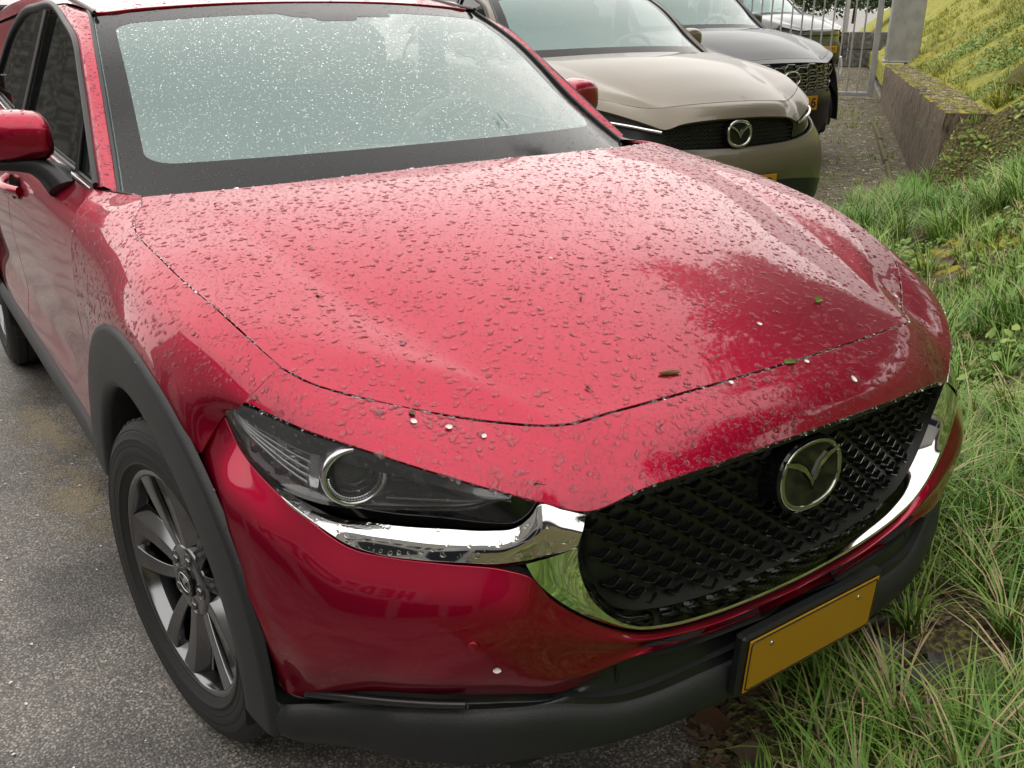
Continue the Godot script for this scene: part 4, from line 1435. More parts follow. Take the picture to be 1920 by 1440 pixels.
func dark_suv() -> void:
	paint = mats.grey_paint
	var car := base("dark_grey_car", Vector3(5.97, 0, -5.0), -0.18)
	car.scale = Vector3(1.06, 1.13, 1.0)
	tag(car, "dark grey sport utility car with a honeycomb grille, parked third in the row", "car")
	body_shell(car, 0.5)
	suv_face(car, mats.gloss_black, mats.black_plastic)
	# honeycomb grille: cells stand proud of the black face
	var cell := MB.new()
	var path := PackedVector3Array()
	for i in 7:
		var a := TAU * i / 6.0
		path.append(Vector3(cos(a) * .066, sin(a) * .040, 0))
	cell.tube(path, 0.0075, 6, Vector2(1, 1), Vector3(0, 0, 1), false)
	var cm := cell.mesh()
	cm.surface_set_material(0, mats.rim)
	for r in 5:
		for c in range(-5, 6):
			var x := c * 0.122; var y := .770 - r * .046 - (.023 if c % 2 else 0.0)
			if absf(x) > .62 - r * 0.03: continue
			shared("grille_cell", cm, Transform3D(Basis(Vector3.UP, x * 0.62), Vector3(x, y, suv_z(x, y) + .004)), car)
	var rb := MB.new()
	var rp := PackedVector3Array()
	for i in 41: rp.append(Vector3(cos(TAU * i / 40.0) * .085, .70 + sin(TAU * i / 40.0) * .055, suv_z(0, .70) + .022))
	rb.tube(rp, 0.006, 8, Vector2.ONE, Vector3(0, 0, 1), false)
	obj("badge_ring", rb, mats.chrome, car)
	for s in [-1.0, 1.0]:
		for k in 3:
			var lb := MB.new()
			var p := Vector3(s * (.655 - k * .012), .775 - k * .062, suv_z(.655 - k * .012, .775 - k * .062) + .012)
			lb.box(p, Vector3(.030, .022, .02), Basis(Vector3.UP, s * .7), .005)
			obj("lamp_block", lb, mats.white_lens, car)
		var sb := MB.new()
		var sp := V([.725,.845,.615, .745,.80,.610, .757,.745,.60, .750,.70,.60])
		if s < 0: sp = near(sp)
		sb.tube(even(sp, 16), 0.010, 8, Vector2(1, 1))
		obj("running_lamp", sb, mats.white_lens, car)
	front_plate(car, Vector3(0, .515, .925), 0.0, "6", .215)

func suv_z(x: float, y: float) -> float:
	return .868 - 0.42 * x * x * (1.0 + absf(x)) - 0.06 * pow(absf(y - .6) / .3, 2.0)

func suv_face(car: Node3D, face: Material, lower: Material) -> void:
	# an upright front: thin painted lip under the bonnet, flat face, then the bumper
	var lip := hood_front_half()
	var l2 := PackedVector3Array()
	for i in lip.size():
		var o := Vector3(lip[i].x * .35, 0, lip[i].z).normalized()
		l2.append(lip[i] + o * lerpf(.075, .045, i / 11.0) - Vector3(0, lerpf(.028, .02, i / 11.0), 0))
	panel("bonnet_lip", patch([both(lip), both(l2)], 81, 7), paint, car, CENTRE, "t", 0.002, 0.01)
	var rows := [both(l2)]
	for y in [.80, .72, .62]:
		var r := PackedVector3Array()
		for x in [0.0, .1, .2, .3, .4, .48, .55, .62, .68, .73, .775, .81]:
			var z := suv_z(x, y)
			r.append(Vector3(x, y + 0.02 * x if y > .75 else y, minf(z, z if x < .6 else lerpf(z, .40, smoothstep(.6, .83, x)))))
		rows.append(both(r))
	panel("front_face", patch(rows, 81, 21), face, car, CENTRE, "", 0.0, 0.0, false)
	var top: PackedVector3Array = rows[3]
	var rr := [top]
	for q in [[.55, .03], [.42, .035], [.30, .03], [.22, -.06]]:
		var r := PackedVector3Array()
		for p in top: r.append(Vector3(p.x * (1.05 if q[1] > 0 else 1.0), q[0], p.z + q[1] * (1.0 - absf(p.x) * .4)))
		rr.append(r)
	panel("front_bumper", patch(rr, 81, 25), lower, car, CENTRE, "", 0.0, 0.0, false)
	for s in [-1, 1]:
		var side := patch([V([.802,.848,.386, .820,.815,.340, .860,.756,.326]), V([.81,.818,.40, .845,.70,.44, .866,.60,.43]), V([.812,.62,.41, .86,.50,.47, .866,.42,.49])], 17, 13)
		panel("bumper_corner", flipped(side) if s < 0 else side, lower, car, CENTRE, "", 0.0, 0.0, false)

func far_car() -> void:
	paint = mats.slate_paint
	var car := base("slate_car", Vector3(15.1, 0, -11.95), -0.08)
	car.scale = Vector3(1.08, 1.16, 1.0)
	tag(car, "slate grey sport utility car behind the gate bars, orange number plate", "car")
	body_shell(car, 0.3)
	suv_face(car, mats.slate_paint, mats.black_plastic)
	var bb := MB.new()
	bb.grid(patch([both(V([0,.735,.886, .3,.735,.845, .55,.735,.71, .72,.735,.55])), both(V([0,.715,.888, .3,.715,.848, .55,.715,.712, .72,.715,.552]))], 41, 3), CENTRE)
	obj("lamp_band", bb, mats.gloss_black, car)
	# the maker's letters on the bonnet's front edge
	lettering("bonnet_letters", "KIA", 0.060, 0.006, mats.white_lens, Transform3D(Basis(Vector3.RIGHT, -0.75), Vector3(.26, .842, .778)), car)
	front_plate(car, Vector3(0, .50, .925), 0.0, "15", .17)
	paint = mats.black_paint
	var c2 := base("black_car", Vector3(18.9, 0, -15.0), -0.08)
	c2.scale = Vector3(1.06, 1.14, 1.0)
	tag(c2, "black car farthest along the row, only its nose showing past the slate car", "car")
	body_shell(c2, 0.3)
	suv_face(c2, mats.black_plastic, mats.black_paint)
	for s in [-1.0, 1.0]:
		var lb := MB.new()
		lb.box(Vector3(s * .69, .76, .66), Vector3(.12, .07, .03), Basis(Vector3.UP, s * .7), .01)
		obj("headlight", lb, mats.white_lens, c2)
	front_plate(c2, Vector3(0, .50, .925), 0.0, "", 0.0)

# ---------------------------------------------------------------- the ground, the wall and the bank
func P(s: float, n: float, y := 0.0) -> Vector3:
	return ROW * s + BANK * n + Vector3(0, y, 0)

var soft := FastNoiseLite.new()

const WALL_S := 5.3
const WALL_N := 1.40

func wall_top(s: float) -> float:
	return 0.71 - 0.018 * (s - WALL_S)

func bank_edge(s: float) -> float:   # where asphalt gives way to the bank
	return 0.50 + 0.10 * soft.get_noise_2d(s * 60.0, 9.0) + 0.30 * smoothstep(4.4, 5.4, s) + 0.5 * smoothstep(5.4, 6.6, s)

func bank_height(s: float, n: float) -> float:
	var e := n - bank_edge(s)
	var h := 0.11 * smoothstep(0.0, 0.6, e) + 0.05 * e
	if s < WALL_S or n > WALL_N + 0.02:
		var k := maxf(0.0, n - 1.12 - 0.30 * smoothstep(3.0, 5.0, s))
		var low := h + 0.86 * k * k / (k + 0.22)
		var up := wall_top(maxf(s, WALL_S)) - 0.03 + 0.66 * maxf(0.0, n - 1.66)
		h = lerpf(low, maxf(low, up), smoothstep(4.95, WALL_S, s) * smoothstep(1.3, 1.5, n))
	if h > 2.9: h = 2.9 + (h - 2.9) * 0.35
	h += (0.030 * soft.get_noise_2d(s * 95.0, n * 95.0) + 0.05 * soft.get_noise_2d(s * 22.0 + 400.0, n * 22.0)) * smoothstep(0.0, 0.3, e)
	return h

func on_bank(s: float, n: float) -> Vector3:
	return P(s, n, bank_height(s, n))

func bank_normal(s: float, n: float) -> Vector3:
	var a := on_bank(s + .06, n) - on_bank(s - .06, n); var b := on_bank(s, n + .06) - on_bank(s, n - .06)
	var m := a.cross(b).normalized()
	return m if m.y > 0 else -m

func ground_materials() -> void:
	# asphalt: stones of a few millimetres in a dark binder, wet sheen in the hollows
	var cells := noise_image(768, 21, 0.16, FastNoiseLite.TYPE_CELLULAR, 1, FastNoiseLite.RETURN_CELL_VALUE)
	var dist := noise_image(768, 21, 0.16, FastNoiseLite.TYPE_CELLULAR, 1, FastNoiseLite.RETURN_DISTANCE)
	var fine := noise_image(768, 77, 0.30, FastNoiseLite.TYPE_SIMPLEX, 2)
	var big := noise_image(768, 31, 0.012, FastNoiseLite.TYPE_SIMPLEX_SMOOTH, 4)
	var al := Image.create(768, 768, false, Image.FORMAT_RGB8)
	var hg := Image.create(768, 768, false, Image.FORMAT_RGB8)
	for y in 768:
		for x in 768:
			var c := cells.get_pixel(x, y).r; var d := dist.get_pixel(x, y).r; var f := fine.get_pixel(x, y).r; var b := big.get_pixel(x, y).r
			var stone := smoothstep(0.75, 0.25, d)
			var v := lerpf(0.07, lerpf(0.15, 0.58, c * c * c), stone) * (0.45 + 0.95 * f) * (0.82 + 0.36 * b)
			al.set_pixel(x, y, lin(v * 1.04, v * 0.975, v * 0.91))
			hg.set_pixel(x, y, Color(clampf(stone * (0.45 + 0.5 * c) + 0.2 * f, 0, 1), 0, 0))
	var m := mat("asphalt", Color.WHITE, 0.50)
	m.albedo_texture = tex(al)
	m.heightmap_enabled = true; m.heightmap_texture = tex(hg); m.heightmap_scale = 0.09
	m.metallic_specular = 0.55
	tri_world(m, 1.0 / 0.62)
	var blot := ramp_image(noise_image(256, 3, 0.02, FastNoiseLite.TYPE_SIMPLEX_SMOOTH, 4), [0.25, Color(0.72, 0.71, 0.70), 0.5, Color(0.93, 0.92, 0.91), 0.8, Color(1, 0.985, 0.96)])
	m.detail_enabled = true; m.detail_albedo = tex(blot); m.detail_blend_mode = BaseMaterial3D.BLEND_MODE_MUL
	m.detail_uv_layer = BaseMaterial3D.DETAIL_UV_2
	m.uv2_triplanar = true; m.uv2_world_triplanar = true; m.uv2_scale = Vector3.ONE * 0.31
	# soil and moss under the grass
	var n1 := noise_image(512, 8, 0.05, FastNoiseLite.TYPE_SIMPLEX_SMOOTH, 5)
	var soil := ramp_image(n1, [0.15, lin(.022, .016, .010), 0.40, lin(.07, .05, .03), 0.52, lin(.12, .10, .04), 0.70, lin(.20, .20, .04), 0.95, lin(.20, .15, .09)])
	m = mat("soil", Color.WHITE, 0.95)
	m.albedo_texture = tex(soil)
	m.heightmap_enabled = true; m.heightmap_texture = tex(n1); m.heightmap_scale = 2.5
	tri_world(m, 1.4)
	m = mat("moss_bank", Color.WHITE, 0.95)
	var n2 := noise_image(512, 12, 0.018, FastNoiseLite.TYPE_SIMPLEX_SMOOTH, 6)
	m.albedo_texture = tex(ramp_image(n2, [0.2, lin(.12, .11, .035), 0.4, lin(.24, .24, .035), 0.55, lin(.38, .33, .03), 0.7, lin(.24, .27, .035), 0.9, lin(.12, .16, .03)]))
	m.heightmap_enabled = true; m.heightmap_texture = mats.soil.heightmap_texture; m.heightmap_scale = 4.0
	tri_world(m, 0.6)
	m = mat("gravel", Color.WHITE, 0.85)
	m.albedo_texture = tex(ramp_image(noise_image(512, 44, 0.11, FastNoiseLite.TYPE_CELLULAR, 3, FastNoiseLite.RETURN_CELL_VALUE), [0.1, lin(.035, .030, .025), 0.4, lin(.09, .075, .055), 0.6, lin(.13, .12, .05), 0.8, lin(.20, .16, .11), 1.0, lin(.42, .37, .30)]))
	m.heightmap_enabled = true; m.heightmap_texture = mats.soil.heightmap_texture; m.heightmap_scale = 2.0
	tri_world(m, 1.1)
	# weathered board-marked concrete: streaks that run down
	m = mat("old_concrete", Color.WHITE, 0.9)
	var st := noise_image(512, 61, 0.03, FastNoiseLite.TYPE_SIMPLEX_SMOOTH, 5)
	m.albedo_texture = tex(ramp_image(st, [0.2, lin(.030, .024, .018), 0.40, lin(.10, .075, .055), 0.52, lin(.19, .135, .10), 0.64, lin(.13, .105, .05), 0.75, lin(.20, .15, .12), 0.95, lin(.38, .32, .27)]))
	m.heightmap_enabled = true; m.heightmap_texture = tex(st); m.heightmap_scale = 3.0
	m.uv1_triplanar = true; m.uv1_world_triplanar = true; m.uv1_scale = Vector3(2.6, 0.42, 2.6)
	m = mat("grey_concrete", lin(.16, .155, .15), 0.9)
	m.albedo_texture = tex(ramp_image(n2, [0.2, Color(.55, .54, .52), 0.5, Color(.8, .79, .77), 0.8, Color(1, .99, .97)]))
	tri_world(m, 0.9)
	m = mat("galvanised", lin(.40, .40, .40), 0.45, 0.5)
	m.albedo_texture = tex(ramp_image(noise_image(256, 71, 0.02, FastNoiseLite.TYPE_SIMPLEX_SMOOTH, 4), [0.2, Color(.86, .86, .86), 0.6, Color(.97, .97, .97), 0.9, Color(1, 1, 1)]))
	m.uv1_triplanar = true; m.uv1_world_triplanar = true; m.uv1_scale = Vector3(1.2, 0.5, 1.2)
	m = mat("moss", lin(.12, .115, .022), 0.95)
	m.heightmap_enabled = true; m.heightmap_texture = mats.soil.heightmap_texture; m.heightmap_scale = 2.0
	m.uv1_triplanar = true; m.uv1_scale = Vector3.ONE * 4.0
	m = mat("bark", lin(.09, .07, .05), 0.9)
	m.heightmap_enabled = true; m.heightmap_texture = mats.old_concrete.heightmap_texture; m.heightmap_scale = 3.0
	m.uv1_triplanar = true; m.uv1_scale = Vector3(3, 0.8, 3)
	m = mat("blade", Color.WHITE, 0.55)
	m.vertex_color_use_as_albedo = true
	m.backlight_enabled = true; m.backlight = Color(0.35, 0.42, 0.12)
	m = mat("leaf", Color.WHITE, 0.6)
	m.vertex_color_use_as_albedo = true
	m.backlight_enabled = true; m.backlight = Color(0.25, 0.3, 0.1)
	m = mat("scrap", Color.WHITE, 0.8)
	m.vertex_color_use_as_albedo = true
	m = mat("petal", lin(.80, .77, .72), 0.6)
	m.backlight_enabled = true; m.backlight = Color(0.4, 0.38, 0.36)
	m = mat("render_wall", lin(.30, .29, .28), 0.8)
	mat("dark_cladding", lin(.045, .043, .042), 0.7)
	m = mat("sign_white", lin(.42, .41, .40), 0.5)
	m = mat("dark_glass", lin(.02, .025, .03), 0.05)
	for q in [["dead_leaf", lin(.16, .085, .045)], ["grey_leaf", lin(.19, .175, .165)], ["tan_leaf", lin(.27, .19, .115)], ["green_leaf", lin(.22, .32, .05)]]:
		m = mat(q[0], q[1], 0.6)
		m.backlight_enabled = true; m.backlight = Color(0.2, 0.15, 0.08)
		m.heightmap_enabled = true; m.heightmap_texture = mats.soil.heightmap_texture; m.heightmap_scale = 0.25
		m.uv1_triplanar = true; m.uv1_scale = Vector3.ONE * 14.0

func sheet(called: String, pts: PackedVector2Array, y: float, m: Material) -> MeshInstance3D:
	var mb := MB.new()
	var t := Geometry2D.triangulate_polygon(pts)
	for p in pts: mb.vert(Vector3(p.x, y, p.y), Vector3.UP)
	for i in range(0, t.size(), 3): mb.tri(t[i], t[i + 1], t[i + 2])
	return obj(called, mb, m)

func ground() -> void:
	soft.noise_type = FastNoiseLite.TYPE_SIMPLEX_SMOOTH
	soft.frequency = 0.01; soft.fractal_octaves = 3; soft.seed = 5
	var gb := MB.new()
	gb.flat([Vector3(-200, 0, 200), Vector3(200, 0, 200), Vector3(200, 0, -200), Vector3(-200, 0, -200)])
	tag(obj("asphalt_ground", gb, mats.asphalt), "grey asphalt of the parking area, wet and gritty", "ground", "", "structure")
	# strip of gravel, leaf litter and moss at the foot of the wall
	var pts := PackedVector2Array()
	for i in 60:
		var s := 4.3 + i * 0.36
		var p := P(s, 1.42)
		pts.append(Vector2(p.x, p.z))
	for i in range(59, -1, -1):
		var s := 4.3 + i * 0.36
		var p := P(s, 0.15 - 0.9 * smoothstep(6.0, 9.0, s) + 0.35 * soft.get_noise_2d(s * 70.0, 77.0) + 0.6 * smoothstep(5.2, 4.3, s))
		pts.append(Vector2(p.x, p.z))
	tag(sheet("gravel_strip", pts, 0.006, mats.gravel), "strip of gravel and leaf litter along the foot of the old wall", "gravel", "", "structure")
	# dried silt left on the asphalt along the car's sill
	var grain := MB.new()
	grain.box(Vector3.ZERO, Vector3(1, .35, .8), Basis(), .15)
	var gm := grain.mesh()
	gm.surface_set_material(0, mats.scrap)
	var gw := []; var gt := []
	rng.seed = 808
	for q in [[-.86, -1.80, .115, .34, 15000], [-.875, -1.17, .10, .26, 11000]]:
		for i in q[4]:
			var x: float = q[0] + rng.randfn(0, .55) * q[2]; var z: float = q[1] + rng.randfn(0, .55) * q[3]
			if soft.get_noise_2d(x * 700.0, z * 500.0) + rng.randf_range(-.2, .2) < -.12: continue
			gw.append(seat(Vector3(x, .001, z), Vector3.UP, rng.randf() * TAU, rng.randf_range(.0012, .0034)))
			var c := Color(.40, .34, .235) * rng.randf_range(.7, 1.25)
			gt.append(Color(c.r, c.g, c.b))
	tag(copies("dried_silt", gm, gw, self, gt), "dried tan silt on the asphalt along the red car's sill", "silt", "", "stuff")
	# the bank: beside the cars, in front of the wall's near end, and above the wall
	for q in [[-7.0, WALL_S, 170, "bank_terrain", "grassy soil bank rising beside the parked cars", 15.0], [WALL_S, 7.0, 30, "wall_foot_ground", "grassy ground before the near end of the wall", 0.0], [WALL_S, 48.0, 210, "mossy_slope", "yellow green mossy slope rising behind the wall and the gate", 15.0]]:
		var g := []
		for i in 92:
			var row := PackedVector3Array()
			var f := i / 91.0
			for j in q[2]:
				var t: float = j / (q[2] - 1.0)
				var s: float = lerpf(q[0], q[1], t * t if q[1] > 20.0 else t)
				var n := bank_edge(s) + 15.0 * f * f
				if q[3] == "mossy_slope": n = WALL_N + .06 + 15.0 * f * f
				if q[3] == "wall_foot_ground": n = lerpf(minf(bank_edge(s), WALL_N - .01), WALL_N + .015, f)
				var p := on_bank(s, n)
				if i == 0: p.y = p.y - 0.3 if q[3] == "mossy_slope" else 0.0
				row.append(p)
			g.append(row)
		var bb := MB.new()
		bb.grid(g, Vector3(0, -50, 0))
		tag(obj(q[3], bb, mats.moss_bank if q[3] == "mossy_slope" else mats.soil), q[4], "", "", "structure")

func wall_and_gate() -> void:
	# old retaining wall, cast in short bays
	var wall := base("retaining_wall")
	tag(wall, "low weathered concrete retaining wall with moss on top, below the slope", "wall")
	var turn := Basis(ROW, Vector3.UP, BANK)   # x along the row, z up the bank
	for k in 5:
		var l := 1.78
		var s := WALL_S + k * l
		var wb := MB.new()
		# uneven weathered face, then the top, the ends and the back
		var face := []
		for i in 12:
			var row := PackedVector3Array()
			for j in 31:
				var a := s + 0.001 + (l - 0.002) * j / 30.0
				var y := (wall_top(a) + .03) * i / 11.0 - 0.03
				var bulge := 0.0 if i == 11 else 0.020 * soft.get_noise_2d(a * 260.0, y * 120.0)
				row.append(P(a, WALL_N + bulge - (0.008 if i == 11 else 0.0) * -1.0, y))
			face.append(row)
		wb.grid(face, P(s, 5.0, .2))
		var e0 := s + .001; var e1 := s + l - .001
		for e in [e0, e1]:
			var pts := [P(e, WALL_N + .008, -.03), P(e, WALL_N + .36, -.03), P(e, WALL_N + .36, wall_top(e)), P(e, WALL_N + .008, wall_top(e))]
			if e == e1: pts.reverse()
			wb.flat(pts)
		wb.flat([P(e0, WALL_N + .008, wall_top(e0)), P(e0, WALL_N + .36, wall_top(e0)), P(e1, WALL_N + .36, wall_top(e1)), P(e1, WALL_N + .008, wall_top(e1))])
		wb.flat([P(e0, WALL_N + .36, -.03), P(e1, WALL_N + .36, -.03), P(e1, WALL_N + .36, wall_top(e1)), P(e0, WALL_N + .36, wall_top(e0))])
		obj("wall_bay", wb, mats.old_concrete, wall)
	# far return wall beyond the gate
	var fw := base("end_wall")
	tag(fw, "dark low concrete wall seen through the gate bars, below the far slope", "wall")
	for i in 4:
		for r in 2:
			var eb := MB.new()
			eb.box(P(23.3, -.7 + i * 1.1, .2 + r * .40), Vector3(.28, .39, 1.09), turn, 0.015)
			obj("wall_panel", eb, mats.grey_concrete, fw)
	# mossy board edging let into the ground
	var ed := base("edging_board")
	tag(ed, "thin mossy board edging in the gravel beside the wall foot", "edging")
	for i in 3:
		var e0 := 6.1 + i * 1.5
		var xb := MB.new()
		xb.box(P(e0 + .74, 1.205, .012 + 0.01 * i), Vector3(1.46, .075, .035), turn * Basis(Vector3.UP, 0.012 * (i - 1)), .006)
		obj("board", xb, mats.moss_board, ed)
	# sliding gate: flat bars in a frame
	var gate := base("bar_gate")
	tag(gate, "grey metal gate of upright bars crossing behind the third car", "gate")
	var g_at := 14.50
	for q in [[1.25, .09], [-5.2, .09]]:
		var sb := MB.new()
		sb.box(P(g_at, q[0], 1.06), Vector3(.06, 2.02, q[1]), turn, .006)
		obj("gate_stile", sb, mats.galvanised, gate)
	for y in [.085, 2.03]:
		var rb := MB.new()
		rb.box(P(g_at, -1.975, y), Vector3(.05, .06, 6.36), turn, .006)
		obj("gate_rail", rb, mats.galvanised, gate)
	var bar := MB.new()
	bar.box(Vector3.ZERO, Vector3(.022, 1.885, .026), turn, .004)
	var bm := bar.mesh()
	bm.surface_set_material(0, mats.galvanised)
	for i in 39: shared("gate_bar", bm, Transform3D(Basis(), P(g_at, 1.05 - i * .158, 1.0575)), gate)
	# gate post
	var post := base("gate_post")
	tag(post, "broad grey steel gate post standing on the end of the wall", "post")
	var pb := MB.new()
	pb.box(P(14.45, 1.64, 1.60), Vector3(.34, 2.04, .48), turn, .012)
	obj("post_box", pb, mats.galvanised, post)
	pb = MB.new()
	pb.box(P(14.45, 1.64, .585), Vector3(.40, .03, .54), turn, .006)
	obj("base_plate", pb, mats.galvanised, post)
	for q in [[14.36, 1.40], [14.36, 1.80]]:
		var nb := MB.new()
		nb.lathe([Vector2(.016, 0), Vector2(.016, .02), Vector2(.012, .024), Vector2(0, .024)], Transform3D(Basis(Vector3.RIGHT, -PI / 2), P(q[0] - .085, q[1] + .04, .60)), 6)
		obj("anchor_nut", nb, mats.galvanised, post)
	var p2 := base("far_post")
	tag(p2, "slim pale post on the far slope, seen between the gate bars", "post")
	var qb := MB.new()
	qb.box(P(30.0, .9, 1.9), Vector3(.14, 3.2, .14), turn, .01)
	obj("post_shaft", qb, mats.galvanised, p2)
	qb = MB.new()
	qb.box(P(30.0, .9, 3.52), Vector3(.18, .04, .18), turn, .008)
	obj("post_cap", qb, mats.galvanised, p2)

func mossy_stump() -> void:
	var o := base("mossy_stump", on_bank(5.75, 2.05) - Vector3(0, .05, 0))
	tag(o, "moss covered broken stump in the bank just above the wall end", "stump")
	var g := []
	for i in 10:
		var t := i / 9.0
		var row := PackedVector3Array()
		for k in 25:
			var a := TAU * k / 24.0
			var r := lerpf(.24, .13, t) * (1.0 + .35 * soft.get_noise_2d(cos(a) * 90.0, sin(a) * 90.0 + t * 120.0))
			var lean := ROW * (-.10 * t) + BANK * (.16 * t)
			row.append(lean + Vector3(cos(a) * r, t * .34 * (1.0 + .25 * sin(a + 1.0)), sin(a) * r))
		g.append(row)
	var mb := MB.new()
	mb.grid(g, Vector3(0, .15, 0), true)
	obj("stump_shell", mb, mats.moss, o)
	var ib := MB.new()
	var rows := [g[9], PackedVector3Array()]
	for p in g[9]: rows[1].append(ROW * -.09 + BANK * .14 + Vector3(0, .16, 0))
	ib.grid(rows, Vector3(0, -1, 0), true)
	obj("hollow", ib, mats.bark, o)

# ---------------------------------------------------------------- plants
func blade_clump(sd: int, blades: int, len0: float, len1: float, wid: float, spread: float, droop: float) -> ArrayMesh:
	var r := RandomNumberGenerator.new()
	r.seed = sd
	var mb := MB.new()
	for i in blades:
		var a := r.randf() * TAU
		var l := r.randf_range(len0, len1); var d := Vector3(cos(a), 0, sin(a)); var side := Vector3(-d.z, 0, d.x)
		var p0 := d * r.randf() * spread * 0.4
		var lean := r.randf_range(0.15, 1.0) * droop
		var w := wid * r.randf_range(.7, 1.3)
		var tw := r.randf_range(-.6, .6)
		var prev := -1
		for k in 5:
			var t := k / 4.0
			var c := p0 + d * (lean * l * t * t) + Vector3(0, l * (t - 0.42 * lean * t * t), 0)
			var nn := (Vector3(0, .6, 0) - d * (.8 - t)).normalized()
			var ss := (side + d * tw * t).normalized()
			if k < 4:
				var hw := w * (1.0 - t * 0.75) * (0.7 if k == 0 else 1.0)
				var x := mb.vert(c - ss * hw, nn); mb.vert(c + ss * hw, nn)
				if prev >= 0: mb.quad(prev, prev + 1, x + 1, x)
				prev = x
			else:
				var x := mb.vert(c, nn)
				mb.tri(prev, prev + 1, x)
	var m := mb.mesh()
	m.surface_set_material(0, mats.blade)
	return m

func leaf_clump(sd: int, leaves: int, size: float, spread: float, m: Material) -> ArrayMesh:
	var r := RandomNumberGenerator.new()
	r.seed = sd
	var mb := MB.new()
	for i in leaves:
		var c := Vector3(r.randf_range(-1, 1), r.randf_range(0, .8), r.randf_range(-1, 1)) * spread
		var b := Basis.from_euler(Vector3(r.randf_range(-.9, .9), r.randf() * TAU, r.randf_range(-.6, .6)))
		var s := size * r.randf_range(.6, 1.2)
		var pts := [Vector3(0, 0, -1), Vector3(.55, .12, -.2), Vector3(.35, .05, .7), Vector3(0, -.1, 1), Vector3(-.35, .05, .7), Vector3(-.55, .12, -.2)]
		var nn := b * Vector3.UP
		var ids := []
		var mid := mb.vert(c, nn)
		for p in pts: ids.append(mb.vert(c + b * (p * s), nn))
		for k in 6: mb.tri(mid, ids[k], ids[(k + 1) % 6])
	var am := mb.mesh()
	am.surface_set_material(0, m)
	return am

func seat(p: Vector3, nn: Vector3, turn: float, s: float, sy := 1.0) -> Transform3D:
	var y := nn.normalized()
	var x := y.cross(Vector3(sin(turn), 0, cos(turn))).normalized()
	var z := x.cross(y)
	return Transform3D(Basis(x * s, y * s * sy, z * s), p)

